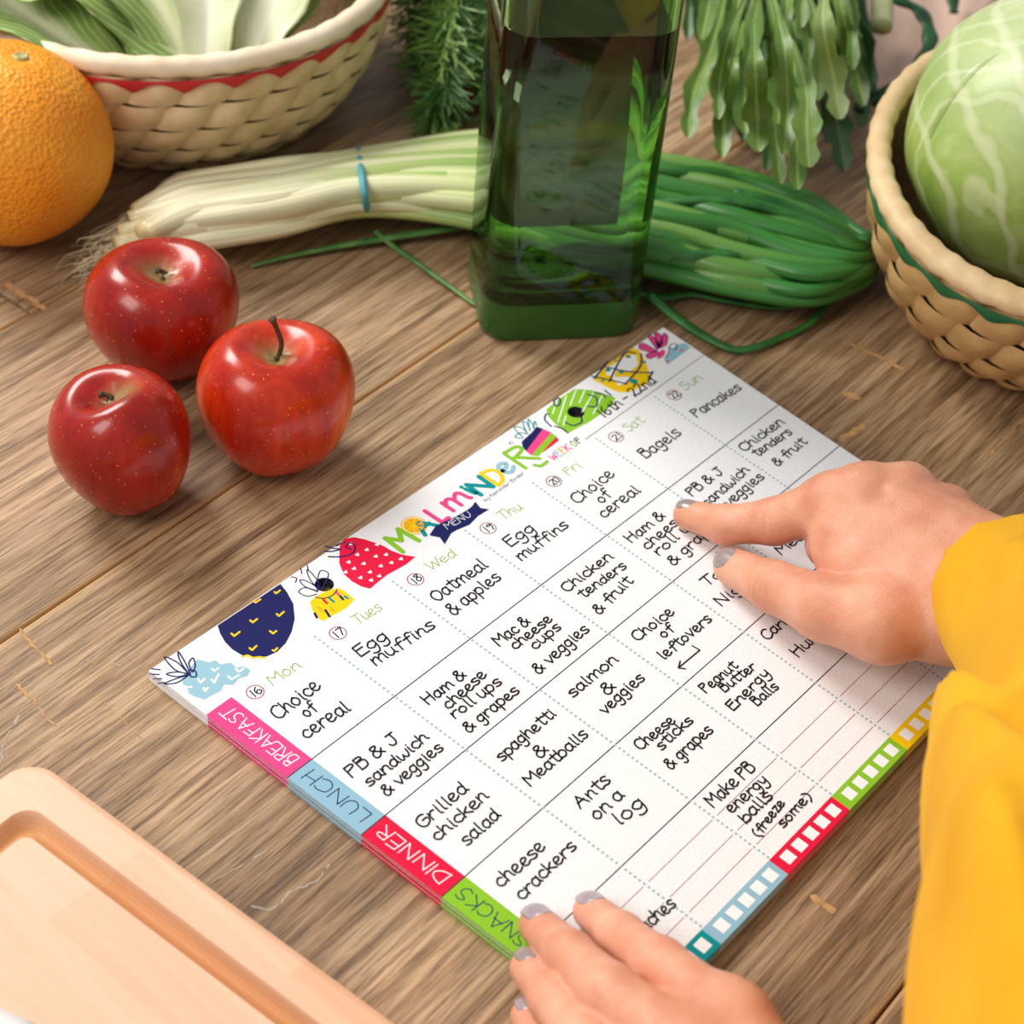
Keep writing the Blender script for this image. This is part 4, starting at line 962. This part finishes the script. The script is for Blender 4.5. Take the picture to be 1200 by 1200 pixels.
def onions():
    o = empty('spring_onions', P(560, 215, 0), 'bunch of spring onions with blue bands lying behind the green bottle', 'spring onions')
    # upper and lower outline of the lying bundle (pixels at table height), from roots to folded tips
    U = [(160, 246), (215, 216), (330, 196), (422, 182), (560, 158), (680, 160), (780, 186), (860, 200), (945, 232), (1002, 268)]
    L = [(142, 292), (235, 282), (330, 268), (428, 244), (560, 262), (680, 300), (780, 322), (860, 345), (945, 358), (1002, 336)]
    rr = random.Random(5); N = 28
    for k in range(N):
        a = (k % 14 + 0.5) / 14; lay = k // 14; off = rr.uniform(-0.03, 0.03)
        pts = []; rad = []
        for i, (u, l) in enumerate(zip(U, L)):
            t = min(1, max(0, a + off + rr.uniform(-0.03, 0.03) * (i > 4))); x = u[0] + (l[0] - u[0]) * t; y = u[1] + (l[1] - u[1]) * t
            if i == 0: x += rr.uniform(-14, 26); y += rr.uniform(-6, 6)
            hump = math.sin(math.pi * (0.08 + 0.84 * t)); tight = (1, 1.0, 1.1, 1.2, 1.1, 1, 1, 1, 1, 0.9)[i]
            z = 0.0065 + lay * 0.016 * hump * tight + (0.004 if lay else 0) + rr.uniform(0, 0.006)
            # a lift in z moves the image up: take it back so the outline stays where the photo shows it
            pts.append(P(x, y, z)); rad.append((.0046, .0070, .0062, .0058, .0058, .0056, .0058, .0056, .0048, .0036)[i] * rr.uniform(.82, 1.28))
        # folded end: the green leaf turns back under the bundle
        x, y = 1002, L[-1][1] * a + U[-1][1] * (1 - a)
        rt = rr.uniform(8, 22)
        pts += [P(x + rt, y + (300 - y) * 0.35, 0.012 + lay * .006), P(x + rt * 0.8, 300 + (y - 300) * 0.3 + 8, 0.007)]; rad += [.0034, .0030]
        if k % 2 == 0: pts += [P(x - 30, 318 + rr.uniform(-5, 16), 0.005), P(x - 110, 336 + rr.uniform(-6, 14), 0.0045)]; rad += [.0032, .0022]
        path = catmull(pts, 5); m = len(path); R_ = [rad[min(int(i / 5), len(rad) - 1)] * (1 - (i % 5) / 5) + rad[min(int(i / 5) + 1, len(rad) - 1)] * (i % 5) / 5 for i in range(m)]
        v, f, u = tube(path, R_, 8, 0.82)
        mk('stalk', v, f, M_on, o, smooth=True, uv=[(q[0] + k * .37, q[1] * (1 if k % 2 else .86)) for q in u])
    # fine roots
    parts = []
    for k in range(340):
        a = rr.random(); b = P(162 - 16 * a + rr.uniform(-14, 30), 250 + 40 * a, rr.uniform(.004, .022)); d = Vector(P(105, 300, 0) - P(160, 265, 0)).normalized()
        pth = [b]; q = Vector((rr.uniform(-1, 1), rr.uniform(-1, 1), rr.uniform(-.5, .3)))
        for i in range(5): pth.append(pth[-1] + (d * rr.uniform(.4, 1) + q * 0.55 + Vector((rr.uniform(-1, 1), rr.uniform(-1, 1), 0)) * .8) * 0.0050); pth[-1].z = max(.0008, pth[-1].z - .0015)
        parts.append(tube(pth, [.0005, .0005, .0004, .0004, .0003, .0002], 4))
    v, f, u = join(parts); s = mk('roots', v, f, flat('root_hair', (214, 196, 158), 0.8, 0.1, 300), o); s['kind'] = 'stuff'
    for (x0, y0, x1, y1, hz) in ((420, 178, 430, 246, .026), (585, 152, 572, 268, .030)):
        pth = []
        for k in range(25):
            b = 2 * math.pi * k / 24; q = (1 - math.cos(b)) / 2 * 1.06 - .03; zb = 0.013 + (hz + 0.001) * math.sin(b) if math.sin(b) > 0 else 0.013 + 0.011 * math.sin(b)
            pth.append(P(x0 + (x1 - x0) * q, y0 + (y1 - y0) * q, zb))
        v, f, u = tube(pth, .0019, 6, cap=False); mk('rubber_band', v, f, M_band, o, smooth=True)
    gs = green_mat('onion_leaf', (52, 110, 48), (110, 156, 84)); gd = green_mat('onion_leaf_dark', (26, 92, 38), (60, 132, 52))
    for pts, r, m in (([(560, 246, .012), (500, 238, .010), (420, 252, .006), (360, 262, .005), (288, 268, .004)], .0038, gs), ([(560, 262, .010), (480, 275, .006), (400, 288, .004), (340, 300, .003), (294, 312, .002)], .0028, gs),
                      ([(440, 270, .008), (458, 286, .004), (500, 316, .003), (540, 345, .002), (558, 358, .002)], .0020, gs), ([(700, 330, .01), (770, 348, .006), (810, 344, .005), (850, 352, .006), (920, 360, .005), (990, 345, .004)], .0030, gd),
                      ([(760, 345, .010), (800, 378, .004), (840, 402, .003), (868, 410, .003), (905, 400, .003), (950, 378, .003), (975, 345, .008), (985, 318, .02)], .0032, gd), ([(720, 300, .02), (800, 300, .028), (880, 296, .030), (960, 300, .026), (1010, 312, .016)], .0046, gd),
                      ([(720, 250, .02), (800, 236, .030), (880, 240, .034), (960, 268, .028), (1012, 300, .012)], .0046, gd), ([(860, 225, .03), (920, 240, .03), (985, 280, .022), (1006, 315, .012), (960, 330, .012), (900, 330, .01)], .0036, gd)):
        path = catmull([P(*q) for q in pts], 6); v, f, u = tube(path, [r * (1 - 0.6 * i / len(path)) for i in range(len(path))], 7, 0.6); mk('loose_leaf', v, f, m, o, smooth=True)
onions()

# ------------------------------------------------------------------ leafy greens behind
def towards_camera(p): return (CAM - p).normalized()
def leaf_mesh(pts, hw, lob, ph, nx=6, fold=0.3, wave=0.12, up=None):
    path = catmull(pts, 5); m = len(path)
    def wd(t):
        base = math.sin(math.pi * min(1, (t * 0.92 + 0.06))) ** 0.7 * (0.25 + 0.75 * t) if lob else math.sin(math.pi * min(1, t * 0.94 + .04)) ** .8
        return max(0.0004, hw * base * (1 - (0.55 * lob) * (0.5 + 0.5 * math.cos(t * 6.28 * 3.5 + ph)) * (t < .86)))
    return blade(path, wd, up or towards_camera(path[m // 2]), nx, fold, wave, 4, ph=ph)
def rocket():
    mats = [leaf_mat('rocket_leaf', (74, 116, 40), (120, 154, 66), (158, 184, 100), (0.8, 1)), leaf_mat('rocket_leaf_dark', (34, 74, 30), (60, 104, 44), (88, 130, 66), (0.7, 1)), leaf_mat('rocket_leaf_pale', (120, 150, 72), (160, 182, 104), (190, 206, 140), (0.9, 1))]
    o = empty('rocket_bunch', P(900, 30, 0), 'bunch of long lobed rocket leaves hanging above the spring onion tips', 'greens')
    rr = random.Random(11)
    tips = [(842, 140, 0), (853, 152, 1), (878, 156, 2), (868, 120, 0), (898, 200, 1), (915, 216, 0), (935, 222, 0), (948, 196, 0), (972, 168, 1), (985, 140, 2), (1000, 82, 0), (1010, 150, 1), (925, 130, 2), (958, 118, 0), (832, 80, 0), (905, 100, 0),
            (938, 150, 2), (990, 200, 1), (890, 178, 1), (1003, 60, 2), (1018, 110, 1), (820, 50, 1), (940, 92, 1)]
    tips += [(rr.uniform(806, 1020), rr.uniform(10, 185), rr.choice((1, 1, 0))) for _ in range(44)] + [(rr.uniform(830, 1000), rr.uniform(60, 190), 0) for _ in range(8)]
    for k, (x, y, mt) in enumerate(tips):
        L_ = rr.uniform(150, 210); sx = (x - 915) * 0.35; z1 = .012 + .06 * rr.random() if mt != 1 else .008 + .02 * rr.random(); zb = z1 + .03 * rr.random()
        pts = [P(x - sx - rr.uniform(-18, 18), y - L_, zb + .02), P(x - sx * .6 + rr.uniform(-10, 10), y - L_ * .62, zb + .018), P(x - sx * .2 + rr.uniform(-7, 7), y - L_ * .28, z1 + .012), P(x, y, z1)]
        v, f, u = leaf_mesh(pts, rr.uniform(.0066, .0125), 0.85, rr.uniform(0, 6), 6, rr.uniform(.2, .5))
        mk('leaf', v, f, mats[mt], o, smooth=True, uv=u)
    # curled dark leaf and stalks at the right of the bunch
    for pts, r in (([(1015, -30, .05), (1048, -4, .05), (1078, 14, .045), (1090, 42, .04), (1082, 68, .035), (1062, 90, .03), (1036, 108, .025), (1012, 122, .02)], .0048), ([(1016, 60, .03), (1024, 110, .02), (1036, 138, .012), (1044, 150, .008)], .0034), ([(1112, -30, .03), (1116, -5, .025), (1118, 15, .02)], .0045), ([(1000, -20, .04), (1012, 30, .035), (1016, 80, .03), (1006, 130, .02)], .0050)):
        path = catmull([P(*q) for q in pts], 6); v, f, u = tube(path, [r * (1.1 - .5 * i / len(path)) * (1 + .18 * math.sin(i * 1.1)) for i in range(len(path))], 8, .45); mk('curled_leaf', v, f, green_mat('dark_leaf', (14, 60, 28), (30, 96, 44)), o, smooth=True)
    path = catmull([P(1034, -30, .05), P(1034, 0, .05), P(1033, 32, .048)], 5); v, f, u = tube(path, .0064, 10, .8); mk('stalk', v, f, flat('pale_stalk', (206, 214, 158), .5, .1, 80), o, smooth=True)
rocket()

def dill():
    o = empty('dill_bunch', P(520, 20, 0), 'bunch of feathery dill left of the bottle', 'herbs'); rr = random.Random(3)
    mats = [green_mat('dill_leaf', (84, 130, 54), (140, 172, 84), .5), green_mat('dill_leaf_dark', (50, 96, 44), (90, 132, 62), .5)]
    ends = [(478, 10), (492, 28), (510, 62), (500, 48), (522, 86), (516, 110), (510, 128), (506, 142), (516, 146), (500, 96), (526, 60), (532, 30), (540, 40), (560, 20), (552, 0), (530, 10), (486, -6), (486, 30), (496, 64), (600, 90), (620, 60), (640, 30), (590, 30), (575, 110)]
    for k, (x, y) in enumerate(ends):
        zt = rr.uniform(.008, .04); L_ = rr.uniform(90, 150); bx = 560 + (x - 560) * .35
        path = catmull([P(bx + rr.uniform(-15, 15), y - L_ - 20, zt + .03), P((bx + x) / 2 + rr.uniform(-8, 8), y - L_ * .5, zt + .022), P(x, y, zt)], 12); parts = [tube(path, .0007, 4)]
        for i in range(3, len(path)):
            d = (path[i] - path[i - 1]).normalized()
            for s_ in range(7):
                q = Vector((rr.uniform(-1, 1), rr.uniform(-1, 1), rr.uniform(-.6, .6))); q = (q + d * .6).normalized() * rr.uniform(.007, .019)
                a = path[i] + q * .15; b = path[i] + q; c_ = b + q * .25 + Vector((rr.uniform(-1, 1), rr.uniform(-1, 1), 0)) * .003; b.z = max(b.z, .001); c_.z = max(c_.z, .001)
                parts.append(tube([a, b, c_], [.0004, .0007, .0003], 3))
        v, f, u = join(parts); mk('sprig', v, f, mats[k % 2], o)
dill()

M_rad = flat('radish_skin', (128, 24, 28), 0.4, 0.15, 60)
for px_, py_, r_, lab in ((546, 100, .017, 'larger dark red radish beside the bottle under the dill'), (500, 52, .012, 'smaller dark red radish peeking out between dill sprigs')):
    c = P(px_, py_, r_); prof = [(max(1e-4, r_ * math.sin(math.pi * i / 24) ** .9), r_ - r_ * math.cos(math.pi * i / 24)) for i in range(25)]
    v, f, u = lathe(prof, 28, lambda r, z, a: (r * (1 + .03 * math.cos(3 * a)), z)); o = empty('radish', (c.x, c.y, 0), lab, 'radish', 'radishes beside the bottle'); s = mk('root', v, f, M_rad, None, smooth=True); s.parent = o
    v, f, u = tube([Vector((0, 0, 2 * r_ - .001)), Vector((.002, .001, 2 * r_ + .010)), Vector((.006, .004, 2 * r_ + .022))], [.002, .0015, .001], 6); s = mk('stalk', v, f, green_mat('radish_stalk', (90, 130, 60), (130, 160, 90)), None, smooth=True); s.parent = o

def carrot():
    A = P(612, 40, .010); B = P(660, -60, .014); path = catmull([A, A.lerp(B, .3), A.lerp(B, .7), B], 6); v, f, u = tube(path, [.002 + .010 * (i / (len(path) - 1)) ** .6 for i in range(len(path))], 14)
    o = empty('carrot', (A.x, A.y, 0), 'orange carrot seen through the top of the bottle', 'carrot'); s = mk('root', v, f, flat('carrot_skin', (232, 128, 30), .5, .1, 200), o, smooth=True)
    parts = [tube(catmull([B, B + Vector((.02 + .006 * k, .03, .004 * k)), B + Vector((.05, .05 + .008 * k, .002))], 4), .0014, 5) for k in range(4)]; v, f, u = join(parts); mk('leaf_stalks', v, f, green_mat('carrot_top', (70, 120, 50), (110, 150, 70)), o, smooth=True)
    C_a = [P(560, -40, .02), P(574, 0, .018), P(582, 26, .015), P(600, 58, .008)]; v, f, u = tube(catmull(C_a, 6), .0042, 10, .6)
    tag(mk('celery_stalk', v, f, flat('celery', (222, 216, 184), .4, .05, 100), smooth=True), 'pale curved celery stalk seen through the left face of the bottle', 'celery')
carrot()

def cloth():
    V = []; Fc = []; n = 16; q = [P(1010, 112, .004), P(1092, 96, .004), P(1260, -120, .004), P(980, -120, .004)]
    for j in range(n + 1):
        for i in range(n + 1):
            a = q[0].lerp(q[1], i / n).lerp(q[3].lerp(q[2], i / n), j / n); a.z = .005 + .0025 * math.sin(i * .9 + j * .35) * min(1, min(j, i, n - i) / 2) + .001 * math.sin(j * 1.7); V.append(a)
    for j in range(n):
        for i in range(n): a = j * (n + 1) + i; Fc.append((a, a + 1, a + n + 2, a + n + 1))
    o = mk('kitchen_cloth', V, Fc, flat('pink_cloth', (226, 192, 172), .85, .05, 300), smooth=True); sd = o.modifiers.new('s', 'SOLIDIFY'); sd.thickness = .0030
    tag(o, 'pale pink kitchen cloth lying on the table behind the cabbage', 'cloth')
cloth()

# ------------------------------------------------------------------ person: two hands and a yellow sweater
person = empty('person', P(1150, 1000, 0), 'person in a yellow sweater pointing at the notepad with painted nails', 'person')
def skin_mat():
    t = NT('skin'); tc = t.coord(); n = t.noise(tc, 55, 4, .55); n2 = t.noise(tc, 700, 3, .6)
    col = t.ramp(n, [(0.30, lin((212, 140, 112))), (0.5, lin((224, 158, 128))), (0.72, lin((234, 176, 148)))])
    t.l(col, t.b.inputs['Base Color']); t.set(Roughness=0.46, Specular_IOR_Level=0.4)
    t.b.inputs['Subsurface Weight'].default_value = 0.25; t.b.inputs['Subsurface Radius'].default_value = (0.006, 0.0022, 0.0012); t.b.inputs['Subsurface Scale'].default_value = 0.6
    vo = t.n('ShaderNodeTexVoronoi', i_Scale=900.0, feature='DISTANCE_TO_EDGE'); t.l(tc, vo.inputs['Vector'])
    ad = t.n('ShaderNodeMath', operation='ADD'); t.l(vo.outputs['Distance'], ad.inputs[0]); t.l(n2, ad.inputs[1]); t.bump(ad.outputs[0], 0.35, 0.0005)
    return t.m
M_skin = skin_mat()
nt = NT('nail_polish'); nt.set(Roughness=0.22, Coat_Weight=0.5); nt.b.inputs['Base Color'].default_value = lin((158, 142, 140)); M_nail = nt.m
nt = NT('nail_polish_lilac'); nt.set(Roughness=0.22, Coat_Weight=0.5); nt.b.inputs['Base Color'].default_value = lin((170, 154, 162)); M_nail2 = nt.m
A_ = lambda x, y, z: np.array(P(x, y, T + z))

def hand(name, fingers, palm, bounds_pad, creases, label=None, vox=0.0011, kf=0.0035, kp=0.009, tendons=()):
    def fn(G):
        D = None
        for a, b, ra, rb in palm:
            d = round_cone(G, a, b, ra, rb); D = d if D is None else smin(D, d, kp)
        for j, fg in enumerate(fingers):
            d = None
            for (a, ra), (b, rb) in zip(fg[:-1], fg[1:]):
                q = round_cone(G, a, b, ra, rb); d = q if d is None else smin(d, q, kf)
            # blend into the palm near the root only
            root = np.linalg.norm(G - fg[-1][0], axis=-1); k = np.clip(1 - (root - 0.012) / 0.02, 0.12, 1) * 0.008
            h = np.clip(0.5 + 0.5 * (d - D) / k, 0, 1); D = d * (1 - h) + D * h - k * h * (1 - h)
        for a, b, r, amp in tendons:
            q = round_cone(G, a, b, r, r); D = smin(D, q, 0.004)
        return D
    allp = np.array([p for fg in fingers for p, _ in fg] + [q for s in palm for q in (s[0], s[1])])
    lo = allp.min(0) - 0.03; hi = allp.max(0) + 0.03
    def post(V):
        for c, ax, lam, wd, amp, nrm in creases:          # skin folds across a joint, on its outer side
            d = V - c; s = d @ ax; r = np.linalg.norm(d - s[:, None] * ax, axis=1); side = np.clip((d @ nrm) / 0.006, 0, 1)
            V = V - nrm[None] * (amp * (0.5 + 0.5 * np.cos(2 * np.pi * s / lam)) * np.exp(-(s / wd) ** 2) * side * (r < 0.016))[:, None]
        return V
    o = sdf_object(name, fn, lo, hi, vox, M_skin, person, post)
    if label: o['label'] = label
    return o

def nail(parent, tip, prev, r, dorsal, w, L, mat=None, back=0.0, out=0.0012):
    d = (tip - prev) / np.linalg.norm(tip - prev); n = np.array(dorsal, float); n -= d * (n @ d); n /= np.linalg.norm(n); b = np.cross(d, n)
    V = []; Fc = []; NI, NJ = 12, 12
    for j in range(NJ + 1):
        t = j / NJ; x = -L * 0.62 + L * t + back
        prof = (1 - abs(2 * t - 1) ** 3.4) ** 0.42 if t > .5 else (1 - abs(2 * t - 1) ** 3.0) ** 0.5
        hw = max(prof, .04) * w / 2
        for i in range(NI + 1):
            a = (-1 + 2 * i / NI) * hw / (r * 0.98)
            cx = max(0.0, x) ; drop = 0.06 * cx * cx / r * 6
            V.append(tip + d * x + (n * math.cos(a) + b * math.sin(a)) * (r + 0.00055 - 0.0004 * abs(-1 + 2 * i / NI) ** 3) - n * drop)
    for j in range(NJ):
        for i in range(NI): q = j * (NI + 1) + i; Fc.append((q, q + 1, q + NI + 2, q + NI + 1))
    o = mk('fingernail', V, Fc, mat or M_nail, parent, smooth=True); sd = o.modifiers.new('s', 'SOLIDIFY'); sd.thickness = 0.0006; sd.offset = -1
    return o
cam_ = np.array(CAM)
def tc_(p): v = cam_ - p; return v / np.linalg.norm(v)

# right hand: index and thumb extended on the page, the other fingers folded under
r_idx = [(A_(806, 603, .0062), .0064), (A_(850, 615, .0130), .0082), (A_(908, 611, .0235), .0096), (A_(976, 590, .0400), .0118)]
r_thb = [(A_(858, 664, .0085), .0080), (A_(908, 688, .0170), .0104), (A_(966, 712, .0250), .0132), (A_(1035, 728, .0330), .0168)]
mi, ri, pi_ = A_(1011, 580, .0480), A_(1056, 580, .0480), A_(1104, 604, .0430)
dn = np.array(P(960, 640, 0) - P(1040, 600, 0)); dn[2] = 0; dn /= np.linalg.norm(dn)      # pointing direction on the table
def folded(m, r, s):
    a = m + dn * 0.012 * s + np.array([0, 0, -.022]); b = m - dn * 0.004 + np.array([0, 0, -.036]); c = m - dn * .022 + np.array([0, 0, -.033])
    return [(c, r * .8), (b, r * .9), (a, r), (m, r * 1.12)]
wt, wb = A_(1165, 672, .046), A_(1130, 712, .038)
palm = [(A_(990, 640, .034), A_(1100, 690, .038), .0140, .0190), (mi, wt, .0105, .0165), (r_idx[-1][0], wb, .0120, .0190), (ri, wt, .0110, .0165), (pi_, A_(1160, 660, .044), .0105, .0160), (A_(1010, 680, .030), A_(1110, 705, .034), .0150, .0200), (r_thb[-1][0], A_(1105, 715, .034), .0150, .0200),
        (A_(1005, 625, .033), A_(1100, 680, .036), .0150, .0190), (wt, A_(1310, 790, .075), .0180, .024), (wb, A_(1300, 800, .070), .0190, .024), (A_(1030, 600, .036), A_(1040, 690, .026), .013, .014)]
ax = r_idx[1][0] - r_idx[2][0]; axi = ax / np.linalg.norm(ax); axt = r_thb[0][0] - r_thb[1][0]; axt = axt / np.linalg.norm(axt)
cre = [(r_idx[2][0], axi, .0030, .0045, .0005, tc_(r_idx[2][0])), (r_idx[1][0], axi, .0024, .0035, .0004, tc_(r_idx[1][0])), (r_thb[1][0], axt, .0030, .0050, .0006, tc_(r_thb[1][0]))]
ten = [(mi * .8 + wt * .2 + np.array([0, 0, .0105]), mi * .35 + wt * .65 + np.array([0, 0, .0125]), .0030, 1), (r_idx[-1][0] * .8 + wt * .2 + np.array([0, 0, .0105]), r_idx[-1][0] * .4 + wt * .6 + np.array([0, 0, .011]), .0030, 1)]
for m_ in (mi, ri, pi_): ten.append((m_ + np.array([0, 0, .0020]), m_ + np.array([0, 0, .0010]) - dn * .004, .0112 if m_ is not pi_ else .0100, 1))
rh = hand('right_hand', [r_idx, r_thb, folded(mi, .0098, 1), folded(ri, .0094, .9), folded(pi_, .0084, .8)], palm, .03, cre, 'hand pointing with index finger and thumb', tendons=ten)
up_ = np.array([0, 0, 1.0]); away = -np.array([tc_(r_idx[0][0])[0], tc_(r_idx[0][0])[1], 0]); away /= np.linalg.norm(away)
nail(rh, r_idx[0][0], r_idx[1][0], .0062, up_ * 0.95 + away * 0.22, .0104, .0130)
nail(rh, r_thb[0][0], r_thb[1][0], .0078, tc_(r_thb[0][0]) * .75 + up_ * .5, .0126, .0155)
for m, r in ((mi, .0078), (ri, .0075), (pi_, .0067)):
    f_ = folded(m, r / .8, 1); nail(rh, f_[0][0], f_[1][0], r, -up_, r * 1.5, .010)

# left hand: four fingers spread over the near corner of the pad
lz = -T
l_idx = [(A_(693, 1068, .0062), .0066), (A_(728, 1098, .0190), .0079), (A_(772, 1132, .0330), .0092), (A_(850, 1196, .0400), .0118)]
l_mid = [(A_(630, 1084, .0062), .0068), (A_(668, 1120, .0200), .0081), (A_(716, 1165, .0350), .0095), (A_(806, 1238, .0420), .0120)]
l_rng = [(A_(619, 1134, .0050), .0064), (A_(648, 1172, .0170), .0077), (A_(690, 1222, .0300), .0090), (A_(765, 1285, .0400), .0114)]
l_pky = [(A_(617, 1190, -.0005), .0055), (A_(636, 1226, .0080), .0066), (A_(668, 1272, .0180), .0077), (A_(736, 1330, .0340), .0100)]
l_thb = [(A_(838, 1260, .0030), .0080), (A_(868, 1262, .0100), .0096), (A_(905, 1275, .0180), .0118), (A_(930, 1320, .0300), .0150)]
lw = A_(960, 1420, .048); lw2 = A_(890, 1450, .048)
palm = [(l_idx[-1][0], lw, .0125, .018), (l_mid[-1][0], lw, .0125, .018), (l_rng[-1][0], lw2, .0115, .018), (l_pky[-1][0], lw2, .0105, .018), (l_thb[-1][0], lw, .0140, .019), (A_(870, 1215, .034), lw, .0120, .018), (A_(800, 1265, .032), A_(860, 1380, .038), .014, .018),
        (lw, A_(1150, 1640, .09), .020, .026), (lw2, A_(1080, 1680, .09), .020, .026), (A_(850, 1215, .036), A_(760, 1300, .034), .0120, .011)]
cre = []
for fg in (l_idx, l_mid, l_rng):
    for q in (1, 2):
        a = fg[q - 1][0] - fg[q][0]; a = a / np.linalg.norm(a); cre.append((fg[q][0], a, .0026, .0040, .00035 + .00015 * (q == 2), tc_(fg[q][0])))
lh = hand('left_hand', [l_idx, l_mid, l_rng, l_pky, l_thb], palm, .03, cre, 'hand holding the near corner of the notepad down')
for fg, r, w, L, m in ((l_idx, .0066, .0106, .0118, M_nail2), (l_mid, .0068, .0114, .0130, M_nail2), (l_rng, .0064, .0100, .0115, M_nail), (l_pky, .0055, .0086, .0100, M_nail2)):
    t_ = fg[0][0]; nail(lh, t_, fg[1][0], r, tc_(t_) * .35 + up_ * .75 + away * .35, w, L, m, .001)
nail(lh, l_thb[0][0], l_thb[1][0], .0080, up_, .012, .014)

# sweater: right sleeve from the cuff up to the shoulder, chest beside it, left sleeve below the frame
def sweater():
    t = NT('yellow_knit'); tc = t.coord(); n = t.noise(tc, 18, 4, .5, .3); col = t.ramp(n, [(0.3, lin((218, 154, 24))), (0.7, lin((238, 180, 40)))])
    t.l(col, t.b.inputs['Base Color']); t.set(Roughness=0.85, Specular_IOR_Level=0.1, Sheen_Weight=0.3); t.b.inputs['Sheen Tint'].default_value = lin((255, 220, 120))
    w = t.noise(t.coord('Object', (1, 1, 1)), 900, 2); t.bump(w, 0.25, 0.0008)
    S = lambda x, y, z, r: (np.array(P(x, y, z)), r)
    sleeve = [S(1172, 690, .052, .032), S(1284, 768, .078, .042), S(1345, 870, .105, .053), S(1400, 990, .135, .062), S(1440, 1120, .160, .074)]
    drape = [S(1312, 835, .088, .043), S(1338, 935, .108, .052), S(1404, 1060, .130, .059), S(1432, 1230, .135, .078), S(1520, 1500, .150, .090)]
    def fn(G):
        D = None; p0 = sleeve[0][0]; pd = sleeve[1][0] - p0; pd = pd / np.linalg.norm(pd)
        for ch in (sleeve, drape):
            for (a, ra), (b, rb) in zip(ch[:-1], ch[1:]):
                q = round_cone(G, a, b, ra, rb)
                if a is p0: q = np.maximum(q, -((G - p0) @ pd))      # straight cuff edge
                D = q if D is None else smin(D, q, .022)
        x, y, z = G[..., 0], G[..., 1], G[..., 2]
        c0 = np.array(P(1160, 690, .05)); amp = np.clip((np.linalg.norm(G - c0, axis=-1) - .035) / .07, .12, 1); q_ = .665 * x - .745 * y; g_ = .77 * x + .63 * y; f = .0056 * np.sin(150 * q_ + 1.5 * np.sin(16 * g_) + 8 * z) + .0022 * np.sin(300 * q_ + 20 * g_) + .0018 * np.sin(190 * q_ - 26 * g_ + 30 * z)
        D = D + f * amp
        # hollow cuff opening round the wrist
        c = p0 - pd * .03; q = round_cone(G, c, p0 + pd * .004, .027, .026)
        return np.maximum(D, -q)
    pts = np.array([p for p, _ in sleeve + drape]); lo = pts.min(0) - .10; hi = pts.max(0) + .10; lo[2] = .012
    o = sdf_object('sweater', fn, lo, hi, .0042, t.m, person); o['label'] = 'yellow sweater sleeve hanging in soft folds'
    A2, B2 = np.array(P(1090, 1600, .10)), np.array(P(1500, 1900, .16))
    o2 = sdf_object('left_sleeve', lambda G: round_cone(G, A2, B2, .042, .060) + .003 * np.sin(80 * (G[..., 0] + G[..., 1])), np.minimum(A2, B2) - .08, np.maximum(A2, B2) + .08, .006, t.m, person)
sweater()
